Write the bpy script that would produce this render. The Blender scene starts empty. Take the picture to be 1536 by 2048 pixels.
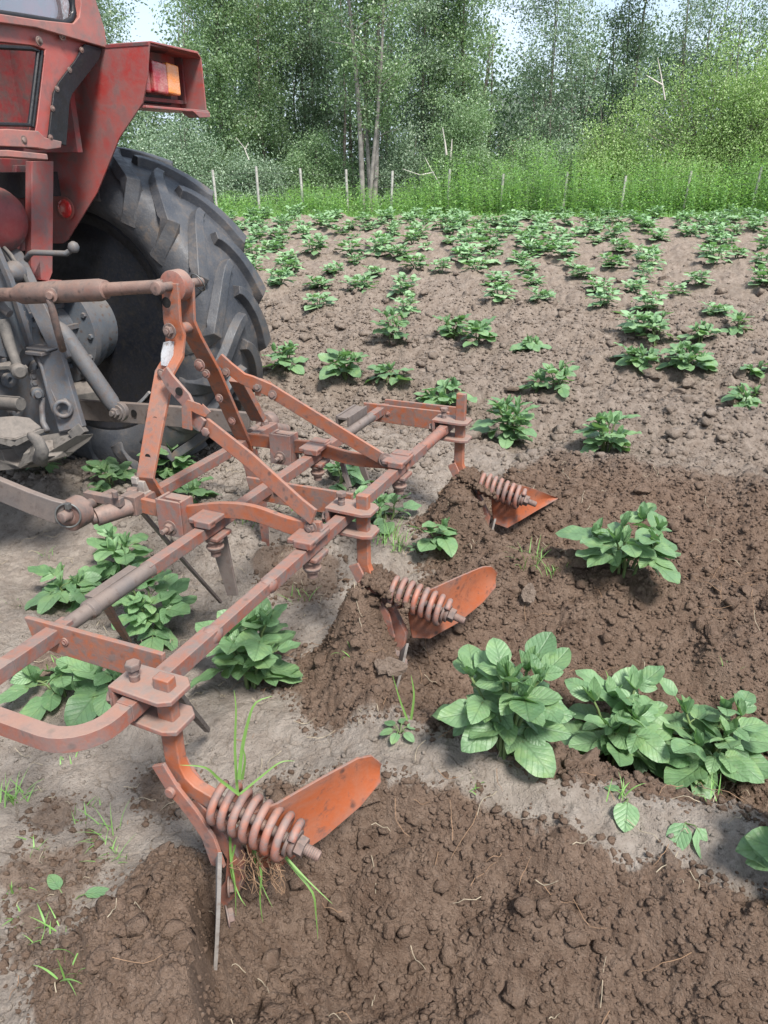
import bpy, math, random
import numpy as np

# ------------------------------------------------------------------ camera, sky, sun, exposure
scene = bpy.context.scene
FPX, YH, CH = 1540.0, 318.0, 1.32           # focal length in px of a 2048 px tall frame, horizon row, camera height
PITCH = math.atan((1024 - YH) / FPX)
cd = bpy.data.cameras.new("camera"); cam = bpy.data.objects.new("camera", cd)
scene.collection.objects.link(cam); scene.camera = cam
cam.location = (0, 0, CH); cam.rotation_euler = (math.pi / 2 - PITCH, 0, 0)
cd.sensor_fit = 'VERTICAL'; cd.sensor_height = 24.0; cd.lens = FPX / 2048 * 24.0
cd.clip_start = 0.02; cd.clip_end = 2000

w = bpy.data.worlds.new("World"); scene.world = w; w.use_nodes = True
nt = w.node_tree; nt.nodes.clear()
out = nt.nodes.new('ShaderNodeOutputWorld'); bg = nt.nodes.new('ShaderNodeBackground')
sky = nt.nodes.new('ShaderNodeTexSky'); sky.sky_type = 'NISHITA'; sky.sun_disc = False
SUN_EL, SUN_AZ = math.radians(56), math.radians(152)      # azimuth clockwise from +Y
sky.sun_elevation = SUN_EL; sky.sun_rotation = SUN_AZ
sky.air_density = 1.0; sky.dust_density = 2.5; sky.ozone_density = 1.2
tc = nt.nodes.new('ShaderNodeTexCoord'); mp = nt.nodes.new('ShaderNodeMapping'); mp.inputs['Scale'].default_value = (1, 1, 2.5)
cn = nt.nodes.new('ShaderNodeTexNoise'); cn.inputs['Scale'].default_value = 3.2; cn.inputs['Detail'].default_value = 7; cn.inputs['Roughness'].default_value = 0.55
cr = nt.nodes.new('ShaderNodeValToRGB'); cr.color_ramp.elements[0].position = 0.30; cr.color_ramp.elements[1].position = 0.60
cr.color_ramp.elements[0].color = (0.35, 0.35, 0.35, 1); cr.color_ramp.elements[1].color = (0.97, 0.97, 0.97, 1)
cm = nt.nodes.new('ShaderNodeMix'); cm.data_type = 'RGBA'
cm.inputs[7].default_value = (3.6, 4.25, 5.1, 1)        # cloud layer
L = nt.links.new
L(tc.outputs['Generated'], mp.inputs[0]); L(mp.outputs[0], cn.inputs['Vector']); L(cn.outputs['Fac'], cr.inputs[0])
L(cr.outputs[0], cm.inputs[0]); L(sky.outputs[0], cm.inputs[6]); L(cm.outputs[2], bg.inputs[0])
bg.inputs[1].default_value = 0.10; L(bg.outputs[0], out.inputs[0])

sd = bpy.data.lights.new("sun", 'SUN'); so = bpy.data.objects.new("sun", sd); scene.collection.objects.link(so)
sd.energy = 3.0; sd.angle = math.radians(14); sd.color = (1.0, 0.96, 0.9)
so.rotation_euler = (math.pi / 2 - SUN_EL, 0, -SUN_AZ + math.pi)
so.location = (4, 4, 10)
scene.view_settings.view_transform = 'Standard'; scene.view_settings.look = 'None'
scene.view_settings.exposure = 1.40; scene.view_settings.gamma = 1.0
scene.cycles.max_bounces = 6; scene.cycles.diffuse_bounces = 3; scene.cycles.transparent_max_bounces = 8
scene.cycles.use_denoising = True

# ------------------------------------------------------------------ frames of reference
AZ = math.radians(23.3)
UV = np.array([math.sin(AZ), math.cos(AZ), 0.0])          # across the rows, along the toolbars (away from the viewer)
VV = np.array([math.cos(AZ), -math.sin(AZ), 0.0])         # along the rows, towards the rear of the implement
CAM = np.array([0, 0, CH])
def W(p): return UV * p[0] + VV * p[1] + np.array([0, 0, p[2]])
def ray(px, py):
    a = (px - 768) / FPX; b = -(py - 1024) / FPX
    return np.array([a, math.cos(PITCH) + b * math.sin(PITCH), -math.sin(PITCH) + b * math.cos(PITCH)])
def toU(p): return np.array([p @ UV, p @ VV, p[2]])
def PU(px, py, u): r = ray(px, py); return toU(CAM + r * (u / (r @ UV)))
def PV(px, py, v): r = ray(px, py); return toU(CAM + r * (v / (r @ VV)))
def PZ(px, py, z): r = ray(px, py); return toU(CAM + r * ((z - CH) / r[2]))
V3 = np.array

# ------------------------------------------------------------------ material helpers
def newmat(name):
    m = bpy.data.materials.new(name); m.use_nodes = True; t = m.node_tree
    return m, t, t.nodes['Principled BSDF'], t.nodes['Material Output']
def N(t, typ, **k):
    n = t.nodes.new(typ)
    for a, b in k.items():
        if a in n.inputs.keys(): n.inputs[a].default_value = b
        else: setattr(n, a, b)
    return n
def noise(t, scale, detail=4, rough=0.55, vec=None, dist=0.0):
    n = N(t, 'ShaderNodeTexNoise', Scale=scale, Detail=detail, Roughness=rough, Distortion=dist)
    if vec is not None: t.links.new(vec, n.inputs['Vector'])
    return n
def ramp(t, src, stops):
    r = t.nodes.new('ShaderNodeValToRGB'); e = r.color_ramp.elements
    while len(e) < len(stops): e.new(0.5)
    for i, (p, c) in enumerate(stops):
        e[i].position = p; e[i].color = (c, c, c, 1) if isinstance(c, (int, float)) else (*c, 1)
    t.links.new(src, r.inputs[0]); return r
def mix(t, fac, a, b):
    m = t.nodes.new('ShaderNodeMix'); m.data_type = 'RGBA'
    for s, i in ((fac, 0), (a, 6), (b, 7)):
        if hasattr(s, 'links'): t.links.new(s, m.inputs[i])
        elif i == 0: m.inputs[0].default_value = s
        else: m.inputs[i].default_value = (*s, 1)
    return m.outputs[2]
def math_(t, op, a, b=None):
    m = t.nodes.new('ShaderNodeMath'); m.operation = op
    for s, i in ((a, 0), (b, 1)):
        if s is None: continue
        if hasattr(s, 'links'): t.links.new(s, m.inputs[i])
        else: m.inputs[i].default_value = s
    return m.outputs[0]
def bump(t, h, dist, strength=1.0, normal=None):
    b = N(t, 'ShaderNodeBump', Strength=strength, Distance=dist); t.links.new(h, b.inputs['Height'])
    if normal is not None: t.links.new(normal, b.inputs['Normal'])
    return b.outputs[0]

def metal(name, base, worn, dark, dust=0.5, rough=0.6, wornamt=0.5, metallic=0.0, dustcol=(0.255, 0.190, 0.150), spots=True, scale=1.0):
    """old painted or rusty iron: paint, faded patches, dark rust specks and scratches, dried soil on upward faces"""
    m, t, p, o = newmat(name)
    g = t.nodes.new('ShaderNodeNewGeometry'); tc = t.nodes.new('ShaderNodeTexCoord'); pos = g.outputs['Position']
    n1 = noise(t, 9 * scale, 6, 0.6, pos, 0.6); n2 = noise(t, 42 * scale, 6, 0.65, pos, 0.3); n3 = noise(t, 180 * scale, 3, 0.6, pos)
    c = mix(t, ramp(t, n1.outputs[0], [(0.52 - 0.22 * wornamt, 0), (0.72 - 0.2 * wornamt, 1)]).outputs[0], base, worn)
    c = mix(t, ramp(t, n2.outputs[0], [(0.56, 0), (0.68, 0.85)]).outputs[0], c, dark)
    if spots:
        vo = N(t, 'ShaderNodeTexVoronoi', Scale=30 * scale); t.links.new(pos, vo.inputs['Vector'])
        sp = math_(t, 'MULTIPLY', ramp(t, vo.outputs['Distance'], [(0.10, 1), (0.24, 0)]).outputs[0], ramp(t, n1.outputs[0], [(0.42, 0), (0.55, 1)]).outputs[0])
        c = mix(t, sp, c, tuple(x * 0.8 for x in dark))
    n0 = noise(t, 4.5 * scale, 7, 0.7, pos, 1.2); c = mix(t, ramp(t, n0.outputs[0], [(0.57, 0), (0.64, 0.5 if spots else 0.15)]).outputs[0], c, tuple(0.45 * a + 0.55 * b for a, b in zip(base, dark)))
    c = mix(t, math_(t, 'MULTIPLY', ramp(t, n0.outputs[0], [(0.61, 0), (0.68, 1)]).outputs[0], ramp(t, n2.outputs[0], [(0.42, 0), (0.55, 0.9 if spots else 0.35)]).outputs[0]), c, dark)
    pt = ramp(t, g.outputs['Pointiness'], [(0.51, 0), (0.56, 0.85)])
    edge = math_(t, 'MULTIPLY', pt.outputs[0], ramp(t, n2.outputs[0], [(0.35, 0), (0.6, 1)]).outputs[0])
    c = mix(t, edge, c, tuple(0.5 * x + 0.09 * min(1, sum(base) * 3) ** 2 for x in dark))
    sx = t.nodes.new('ShaderNodeSeparateXYZ'); t.links.new(g.outputs['Normal'], sx.inputs[0])
    up = ramp(t, sx.outputs['Z'], [(0.25, 0), (0.85, 1)])
    df = math_(t, 'MULTIPLY', up.outputs[0], ramp(t, n2.outputs[0], [(0.3, dust), (0.7, dust * 0.55)]).outputs[0])
    c = mix(t, df, c, dustcol)
    c = mix(t, math_(t, 'MULTIPLY', ramp(t, n3.outputs[0], [(0.45, 0), (0.75, 1)]).outputs[0], 0.22 * min(1, dust * 1.3) if sum(base) > 0.12 else 0.04), c, dustcol)
    t.links.new(c, p.inputs['Base Color'])
    rr = ramp(t, n2.outputs[0], [(0.3, max(0, rough - 0.15)), (0.7, min(1, rough + 0.2))]); t.links.new(rr.outputs[0], p.inputs['Roughness'])
    p.inputs['Metallic'].default_value = metallic; p.inputs['Specular IOR Level'].default_value = 0.35
    h = math_(t, 'ADD', n2.outputs[0], math_(t, 'MULTIPLY', n3.outputs[0], 0.4))
    t.links.new(bump(t, h, 0.0012, 0.7), p.inputs['Normal'])
    return m

M = {}
M['orange'] = metal('orange_paint', (0.300, 0.078, 0.029), (0.27, 0.105, 0.062), (0.12, 0.05, 0.035), dust=0.30, wornamt=0.4)
M['bar'] = metal('rusty_bar', (0.215, 0.062, 0.036), (0.22, 0.09, 0.066), (0.095, 0.05, 0.042), dust=0.34, wornamt=0.6, rough=0.65)
M['coil'] = metal('coil_paint', (0.30, 0.080, 0.040), (0.28, 0.12, 0.085), (0.12, 0.06, 0.05), dust=0.3, wornamt=0.8, rough=0.6)
M['clamp'] = metal('clamp_paint', (0.25, 0.070, 0.040), (0.22, 0.10, 0.08), (0.11, 0.055, 0.045), dust=0.6, wornamt=0.8, rough=0.7)
M['rust'] = metal('rusty_iron', (0.14, 0.075, 0.06), (0.19, 0.12, 0.10), (0.065, 0.04, 0.035), dust=0.35, wornamt=0.6, rough=0.65)
M['steel'] = metal('bare_steel', (0.095, 0.088, 0.088), (0.135, 0.11, 0.098), (0.075, 0.045, 0.035), dust=0.35, wornamt=0.7, rough=0.5)
M['darksteel'] = metal('dark_blade_steel', (0.10, 0.085, 0.08), (0.15, 0.12, 0.105), (0.11, 0.06, 0.045), dust=0.3, wornamt=0.5, rough=0.5)
M['shiny'] = metal('soil_polished_edge', (0.30, 0.28, 0.26), (0.36, 0.33, 0.30), (0.2, 0.14, 0.11), dust=0.3, wornamt=0.5, rough=0.45)
M['greyiron'] = metal('grey_painted_casting', (0.070, 0.085, 0.105), (0.10, 0.105, 0.115), (0.09, 0.06, 0.05), dust=0.55, wornamt=0.5, rough=0.55, dustcol=(0.19, 0.16, 0.135))
M['greydust'] = metal('dusty_casting', (0.085, 0.078, 0.072), (0.115, 0.105, 0.095), (0.045, 0.04, 0.036), dust=0.45, wornamt=0.6, rough=0.8, dustcol=(0.24, 0.20, 0.17))
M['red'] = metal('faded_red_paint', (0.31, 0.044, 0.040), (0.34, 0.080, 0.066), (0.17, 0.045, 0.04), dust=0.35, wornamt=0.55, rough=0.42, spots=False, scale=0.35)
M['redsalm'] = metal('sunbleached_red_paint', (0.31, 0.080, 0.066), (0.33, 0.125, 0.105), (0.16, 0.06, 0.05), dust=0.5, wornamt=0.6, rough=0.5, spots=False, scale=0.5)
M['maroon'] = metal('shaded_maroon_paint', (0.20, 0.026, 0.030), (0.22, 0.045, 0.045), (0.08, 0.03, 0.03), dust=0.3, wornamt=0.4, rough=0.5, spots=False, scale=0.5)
M['black'] = metal('black_rubber_strip', (0.010, 0.011, 0.015), (0.013, 0.014, 0.018), (0.013, 0.013, 0.014), dust=0.06, wornamt=0.4, rough=0.42, spots=False)
M['rimshade'] = metal('shaded_rim_paint', (0.006, 0.008, 0.013), (0.009, 0.011, 0.016), (0.010, 0.010, 0.011), dust=0.08, wornamt=0.4, rough=0.5, scale=0.6)  # dark rim, taken near-black: the mudguard's shade is put into its base colour
M['rimlight'] = metal('grey_rim_paint', (0.22, 0.24, 0.27), (0.28, 0.28, 0.29), (0.12, 0.10, 0.09), dust=0.6, wornamt=0.4, rough=0.5, scale=0.8)
M['hole'] = metal('painted_bore_shade', (0.006, 0.006, 0.007), (0.008, 0.008, 0.008), (0.008, 0.007, 0.006), dust=0.0, wornamt=0.2, rough=0.9, spots=False)  # shade inside the bolt holes, painted as a flat near-black colour
M['white'] = metal('white_paint_patch', (0.60, 0.63, 0.66), (0.50, 0.52, 0.54), (0.30, 0.25, 0.22), dust=0.1, wornamt=0.4, rough=0.5, spots=False, scale=2)

def rubber():
    m, t, p, o = newmat('tyre_rubber'); g = t.nodes.new('ShaderNodeNewGeometry'); pos = g.outputs['Position']
    n1 = noise(t, 5, 6, 0.6, pos, 0.4); n2 = noise(t, 30, 6, 0.65, pos); n3 = noise(t, 160, 3, 0.6, pos)
    c = mix(t, ramp(t, n1.outputs[0], [(0.4, 0), (0.65, 1)]).outputs[0], (0.030, 0.034, 0.043), (0.068, 0.069, 0.074))
    mud = math_(t, 'MULTIPLY', ramp(t, n1.outputs[0], [(0.50, 0), (0.64, 0.85)]).outputs[0], ramp(t, n2.outputs[0], [(0.48, 0), (0.66, 1)]).outputs[0])
    pt = ramp(t, g.outputs['Pointiness'], [(0.53, 0), (0.62, 0.6)])
    c = mix(t, math_(t, 'MULTIPLY', pt.outputs[0], ramp(t, n2.outputs[0], [(0.4, 0.2), (0.6, 1)]).outputs[0]), c, (0.13, 0.105, 0.085))
    c = mix(t, mud, c, (0.125, 0.092, 0.068))
    c = mix(t, math_(t, 'MULTIPLY', ramp(t, n3.outputs[0], [(0.5, 0), (0.75, 1)]).outputs[0], 0.3), c, (0.12, 0.105, 0.09))
    t.links.new(c, p.inputs['Base Color']); t.links.new(ramp(t, n2.outputs[0], [(0.3, 0.42), (0.7, 0.75)]).outputs[0], p.inputs['Roughness'])
    t.links.new(bump(t, math_(t, 'ADD', n2.outputs[0], math_(t, 'MULTIPLY', n3.outputs[0], 0.3)), 0.004, 0.6), p.inputs['Normal'])
    return m
M['rubber'] = rubber()

def simple(name, col, rough=0.5, **k):
    m, t, p, o = newmat(name); g = t.nodes.new('ShaderNodeNewGeometry')
    n = noise(t, k.pop('scale', 20), 5, 0.6, g.outputs['Position'])
    c = mix(t, ramp(t, n.outputs[0], [(0.35, 0), (0.7, 1)]).outputs[0], col, tuple(x * k.get('var', 0.65) for x in col)); k.pop('var', None)
    t.links.new(c, p.inputs['Base Color']); p.inputs['Roughness'].default_value = rough
    for a, b in k.items(): p.inputs[a].default_value = b
    return m
def lens(name, col):
    m, t, p, o = newmat(name); tc = t.nodes.new('ShaderNodeTexCoord'); g = t.nodes.new('ShaderNodeNewGeometry')
    ck = N(t, 'ShaderNodeTexVoronoi', Scale=170); t.links.new(g.outputs['Position'], ck.inputs['Vector'])
    n = noise(t, 25, 4, 0.6, g.outputs['Position'])
    c = mix(t, ramp(t, n.outputs[0], [(0.4, 0), (0.75, 0.6)]).outputs[0], col, (0.45, 0.33, 0.26))
    t.links.new(c, p.inputs['Base Color']); p.inputs['Roughness'].default_value = 0.22
    p.inputs['Coat Weight'].default_value = 0.6
    t.links.new(bump(t, ck.outputs['Distance'], 0.0015, 0.5), p.inputs['Normal']); return m
M['lensred'] = lens('red_lamp_lens', (0.32, 0.018, 0.03)); M['lensamber'] = lens('amber_lamp_lens', (0.72, 0.22, 0.03)); M['reflector'] = lens('red_reflector_lens', (0.62, 0.03, 0.03))
M['post'] = simple('weathered_fence_post', (0.40, 0.38, 0.35), 0.8, scale=12, var=0.7)
M['wire'] = simple('galvanised_wire', (0.16, 0.16, 0.155), 0.5, Metallic=0.6)
M['straw'] = simple('dry_straw', (0.36, 0.30, 0.215), 0.85, scale=40, var=0.5)
M['root'] = simple('soil_root', (0.28, 0.17, 0.10), 0.9, scale=40)
M['barnred'] = simple('barn_boards', (0.30, 0.045, 0.03), 0.8, scale=4)
M['barnroof'] = simple('barn_roof', (0.10, 0.10, 0.11), 0.7, scale=3)
M['barnwhite'] = simple('barn_trim', (0.75, 0.75, 0.73), 0.6, scale=3, var=0.9)
def glass():
    m, t, p, o = newmat('dusty_glass'); tr = t.nodes.new('ShaderNodeBsdfTransparent'); tr.inputs[0].default_value = (0.86, 0.88, 0.92, 1)
    gl = N(t, 'ShaderNodeBsdfGlossy', Roughness=0.06); gl.inputs[0].default_value = (0.8, 0.85, 0.9, 1)
    di = t.nodes.new('ShaderNodeBsdfDiffuse'); di.inputs[0].default_value = (0.5, 0.5, 0.52, 1)
    a = t.nodes.new('ShaderNodeMixShader'); a.inputs[0].default_value = 0.22; b = t.nodes.new('ShaderNodeMixShader'); b.inputs[0].default_value = 0.10
    t.links.new(tr.outputs[0], a.inputs[1]); t.links.new(gl.outputs[0], a.inputs[2]); t.links.new(a.outputs[0], b.inputs[1]); t.links.new(di.outputs[0], b.inputs[2])
    t.links.new(b.outputs[0], o.inputs[0]); return m
M['glass'] = glass()

def leafmat(name, c1, c2, trans, veins=False, rough=0.5, tr=0.3, spec=0.4, vs=1.0, sheen=0.0):
    m, t, p, o = newmat(name); g = t.nodes.new('ShaderNodeNewGeometry')
    oi = t.nodes.new('ShaderNodeObjectInfo')
    c = mix(t, g.outputs['Random Per Island'], c1, c2)
    hs = t.nodes.new('ShaderNodeHueSaturation'); t.links.new(c, hs.inputs['Color'])
    t.links.new(math_(t, 'ADD', math_(t, 'MULTIPLY', oi.outputs['Random'], 0.3), 0.85), hs.inputs['Value'])
    c = hs.outputs[0]
    if veins:
        uv = t.nodes.new('ShaderNodeUVMap'); sx = t.nodes.new('ShaderNodeSeparateXYZ'); t.links.new(uv.outputs[0], sx.inputs[0])
        ax = math_(t, 'ABSOLUTE', math_(t, 'SUBTRACT', sx.outputs[0], 0.5))
        ph = math_(t, 'SUBTRACT', math_(t, 'MULTIPLY', sx.outputs[1], 5.5), math_(t, 'MULTIPLY', math_(t, 'POWER', ax, 0.8), 4.6))
        fr = math_(t, 'ABSOLUTE', math_(t, 'SUBTRACT', math_(t, 'FRACT', ph), 0.5))        # 0 on a side vein
        sv = ramp(t, fr, [(0.0, 1), (0.06, 0)]).outputs[0]; mv = ramp(t, ax, [(0.012, 1), (0.035, 0)]).outputs[0]
        vn = math_(t, 'MAXIMUM', mv, math_(t, 'MULTIPLY', sv, 0.7))
        c = mix(t, math_(t, 'MULTIPLY', vn, 0.42), c, tuple(x * 0.45 for x in c1))
        nn = noise(t, 90, 4, 0.6, g.outputs['Position']); ny = noise(t, 22, 3, 0.6, g.outputs['Position'])
        c = mix(t, ramp(t, ny.outputs[0], [(0.5, 0), (0.72, 0.55)]).outputs[0], c, (0.22, 0.32, 0.12)); c = mix(t, ramp(t, ny.outputs[0], [(0.3, 0.4), (0.45, 0)]).outputs[0], c, tuple(x * 0.62 for x in c1))
        c = mix(t, ramp(t, nn.outputs[0], [(0.6, 0), (0.75, 0.35)]).outputs[0], c, (0.30, 0.30, 0.22))
        h = math_(t, 'ADD', math_(t, 'MULTIPLY', vn, -1.0), math_(t, 'MULTIPLY', ramp(t, fr, [(0, 0), (0.35, 1)]).outputs[0], 0.5))
        t.links.new(bump(t, math_(t, 'ADD', h, math_(t, 'MULTIPLY', nn.outputs[0], 2.6)), 0.0015, 0.55), p.inputs['Normal'])
    bf = mix(t, math_(t, 'MULTIPLY', g.outputs['Backfacing'], 0.6), c, tuple(min(1, x * 1.5 + 0.03) for x in c1))
    t.links.new(bf, p.inputs['Base Color']); p.inputs['Roughness'].default_value = rough; p.inputs['Specular IOR Level'].default_value = spec
    if sheen: p.inputs['Sheen Weight'].default_value = sheen
    td = t.nodes.new('ShaderNodeBsdfTranslucent'); td.inputs[0].default_value = (*trans, 1)
    ms = t.nodes.new('ShaderNodeMixShader'); ms.inputs[0].default_value = tr
    t.links.new(p.outputs[0], ms.inputs[1]); t.links.new(td.outputs[0], ms.inputs[2]); t.links.new(ms.outputs[0], o.inputs[0]); return m
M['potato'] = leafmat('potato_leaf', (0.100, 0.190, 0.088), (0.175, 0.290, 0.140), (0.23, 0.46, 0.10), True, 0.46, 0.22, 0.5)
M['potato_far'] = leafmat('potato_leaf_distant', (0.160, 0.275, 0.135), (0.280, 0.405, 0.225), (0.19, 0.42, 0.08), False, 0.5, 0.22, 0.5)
M['stem'] = simple('potato_stem', (0.12, 0.17, 0.06), 0.6, scale=60)
M['grass'] = leafmat('grass_blades', (0.11, 0.24, 0.055), (0.21, 0.35, 0.10), (0.25, 0.45, 0.06), False, 0.5, 0.3)
M['nettle'] = leafmat('tall_weed_leaf', (0.11, 0.23, 0.080), (0.33, 0.50, 0.20), (0.32, 0.58, 0.12), False, 0.5, 0.38)
M['leaf_a'] = leafmat('birch_leaf', (0.125, 0.195, 0.100), (0.230, 0.310, 0.165), (0.26, 0.44, 0.13), False, 0.42, 0.28, 0.5)
M['leaf_b'] = leafmat('grey_alder_leaf', (0.130, 0.190, 0.125), (0.240, 0.305, 0.205), (0.25, 0.40, 0.17), False, 0.45, 0.25, 0.5)
M['leaf_c'] = leafmat('willow_leaf', (0.175, 0.265, 0.095), (0.310, 0.400, 0.170), (0.28, 0.48, 0.09), False, 0.45, 0.3, 0.45)
M['leaf_d'] = leafmat('dark_forest_leaf', (0.085, 0.135, 0.080), (0.165, 0.225, 0.135), (0.18, 0.30, 0.12), False, 0.5, 0.2, 0.4)
M['bark'] = simple('grey_bark', (0.20, 0.17, 0.15), 0.9, scale=9, var=0.4)
M['palebark'] = simple('pale_birch_bark', (0.27, 0.245, 0.225), 0.85, scale=7, var=0.35)
M['deadwood'] = simple('bleached_dead_wood', (0.50, 0.46, 0.42), 0.85, scale=8, var=0.7)

# ------------------------------------------------------------------ object helpers
COL = scene.collection
def tag(o, label=None, cat=None, group=None, kind=None):
    for k, v in (('label', label), ('category', cat), ('group', group), ('kind', kind)):
        if v: o[k] = v
    return o
def empty(name, p, label=None, cat=None, group=None, rz=0.0):      # p in the row frame
    o = bpy.data.objects.new(name, None); o.empty_display_size = 0.1; o.location = W(p); o.rotation_euler = (0, 0, rz)
    COL.objects.link(o); return tag(o, label, cat, group)
def rootloc(o):
    v = np.array(o.location, dtype=float)
    while o.parent: o = o.parent; v = v + np.array(o.location, dtype=float)
    return v
def raw(name, verts, faces, mat, parent=None, smooth=False, uv=None, loc=None, recalc=False, bev=0.0, matidx=None, attr=None):
    """verts: (n,3) world array; faces: list of lists or (m,k) array"""
    verts = np.asarray(verts, dtype=np.float64)
    base = rootloc(parent) if parent is not None else (np.zeros(3) if loc is None else np.asarray(loc, float))
    me = bpy.data.meshes.new(name)
    vv = (verts - base).astype(np.float32)
    if isinstance(faces, np.ndarray):
        nf, k = faces.shape
        me.vertices.add(len(vv)); me.vertices.foreach_set('co', vv.ravel())
        me.loops.add(nf * k); me.loops.foreach_set('vertex_index', faces.astype(np.int32).ravel())
        me.polygons.add(nf); me.polygons.foreach_set('loop_start', np.arange(0, nf * k, k, dtype=np.int32))
        me.update(calc_edges=True)
    else:
        me.from_pydata(vv.tolist(), [], faces)
    if uv is not None:
        ul = me.uv_layers.new(name='UVMap'); idx = np.empty(len(me.loops), dtype=np.int32); me.loops.foreach_get('vertex_index', idx)
        ul.data.foreach_set('uv', np.asarray(uv, dtype=np.float32)[idx].ravel())
    if attr is not None:
        for an, av in attr.items():
            a = me.attributes.new(an, 'FLOAT', 'POINT'); a.data.foreach_set('value', av.astype(np.float32))
    if recalc:
        import bmesh
        bm = bmesh.new(); bm.from_mesh(me); bmesh.ops.recalc_face_normals(bm, faces=bm.faces); bm.to_mesh(me); bm.free()
    if smooth: me.polygons.foreach_set('use_smooth', np.ones(len(me.polygons), dtype=bool))
    me.materials.append(mat)
    o = bpy.data.objects.new(name, me); COL.objects.link(o)
    if parent is not None: o.parent = parent
    else: o.location = base
    if bev > 0:
        b = o.modifiers.new('edges', 'BEVEL'); b.width = bev; b.segments = 2; b.limit_method = 'ANGLE'; b.angle_limit = math.radians(40)
        me.polygons.foreach_set('use_smooth', np.ones(len(me.polygons), dtype=bool))
        b.harden_normals = True
    return o
def nrm(a): a = np.asarray(a, float); l = np.linalg.norm(a); return a / l if l > 1e-9 else a
class MB:
    """collects shapes given in the row frame (u across rows, v along rows, z up)"""
    def __init__(s): s.v = []; s.f = []; s.pc = []; s.hold = False
    def add(s, vs, fs):
        b = len(s.v); s.pc.append((b, len(s.f), len(fs), s.hold)); s.v.extend([V3(x, dtype=float) for x in vs]); s.f.extend([[b + i for i in f] for f in fs]); return s
    def box(s, c, h, ax=None):
        c = V3(c, dtype=float); A = ax if ax is not None else np.eye(3)
        vs = [c + A[0] * h[0] * i + A[1] * h[1] * j + A[2] * h[2] * k for i in (-1, 1) for j in (-1, 1) for k in (-1, 1)]
        return s.add(vs, [[0, 1, 3, 2], [4, 6, 7, 5], [0, 4, 5, 1], [2, 3, 7, 6], [0, 2, 6, 4], [1, 5, 7, 3]])
    def prism(s, pts, th):
        n = len(pts); a = [V3(p, dtype=float) for p in pts]; t = V3(th, dtype=float)
        return s.add([p - t / 2 for p in a] + [p + t / 2 for p in a], [list(range(n))[::-1], list(range(n, 2 * n))] + [[i, (i + 1) % n, n + (i + 1) % n, n + i] for i in range(n)])
    def sweep(s, path, sec, up=(0, 0, 1), scale=None, closed=False):
        """sec: list of (side, up) offsets; path points; scale per point"""
        P = [V3(p, dtype=float) for p in path]; n = len(P); k = len(sec); vs = []; fs = []; up = V3(up, dtype=float); lastside = None
        for i in range(n):
            if closed: t = nrm(P[(i + 1) % n] - P[i - 1])
            else:
                a = nrm(P[i] - P[i - 1]) if i > 0 else None; b = nrm(P[i + 1] - P[i]) if i < n - 1 else None
                t = nrm(a + b) if (a is not None and b is not None) else (a if a is not None else b)
            side = np.cross(t, up)
            if np.linalg.norm(side) < 1e-3: side = lastside if lastside is not None else np.cross(t, V3([1, 0, 0.1]))
            side = nrm(side)
            if lastside is not None and side @ lastside < 0: side = -side
            lastside = side; upv = nrm(np.cross(side, t))
            m = 1.0
            if not closed and 0 < i < n - 1: m = 1 / max(0.5, math.sqrt((1 + a @ b) / 2))
            sc = scale[i] if scale is not None else 1.0
            for (x, y) in sec: vs.append(P[i] + (side * x + upv * y) * sc)
        for i in range(n if closed else n - 1):
            for j in range(k):
                a_ = i * k + j; b_ = i * k + (j + 1) % k; c_ = ((i + 1) % n) * k
                fs.append([a_, b_, c_ + (j + 1) % k, c_ + j])
        if not closed: fs.append(list(range(k))[::-1]); fs.append([(n - 1) * k + j for j in range(k)])
        return s.add(vs, fs)
    def bar(s, path, w, h, up=(0, 0, 1)): return s.sweep(path, [(-w / 2, -h / 2), (w / 2, -h / 2), (w / 2, h / 2), (-w / 2, h / 2)], up)
    def tube(s, path, r, n=12, closed=False, up=(0.13, 0.21, 1)):
        sc = r if isinstance(r, (list, tuple)) else None; r0 = 1.0 if sc else r
        return s.sweep(path, [(r0 * math.cos(2 * math.pi * j / n), r0 * math.sin(2 * math.pi * j / n)) for j in range(n)], up, sc, closed)
    def cyl(s, a, b, r, n=16):
        return s.tube([a, b], r, n)
    def lathe(s, o, ax, prof, n=32):
        """prof: (distance along axis, radius)"""
        ax = nrm(ax); x = nrm(np.cross(ax, V3([0.1, 0.2, 1]) if abs(ax[2]) < 0.9 else V3([1, 0, 0]))); y = np.cross(ax, x); o = V3(o, dtype=float); vs = []; fs = []
        for d, r in prof:
            for j in range(n): a = 2 * math.pi * j / n; vs.append(o + ax * d + (x * math.cos(a) + y * math.sin(a)) * max(r, 1e-4))
        for i in range(len(prof) - 1):
            for j in range(n): fs.append([i * n + j, i * n + (j + 1) % n, (i + 1) * n + (j + 1) % n, (i + 1) * n + j])
        fs.append(list(range(n))); fs.append([(len(prof) - 1) * n + j for j in range(n)]); return s.add(vs, fs)
    def bolt(s, p, ax, r=0.012, head=0.009, washer=True, shaft=0.0):
        ax = nrm(ax); p = V3(p, dtype=float); first = len(s.pc)
        if washer: s.lathe(p, ax, [(-0.001, r * 1.45), (0.0025, r * 1.45)], 18)
        s.lathe(p, ax, [(0.0, r), (head * 0.85, r), (head, r * 0.86)], 6)
        if shaft: s.lathe(p, ax, [(head, r * 0.5), (head + shaft, r * 0.5)], 12)
        for i in range(first + 1, len(s.pc)): s.pc[i] = s.pc[i][:3] + (True,)
        return s
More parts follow.
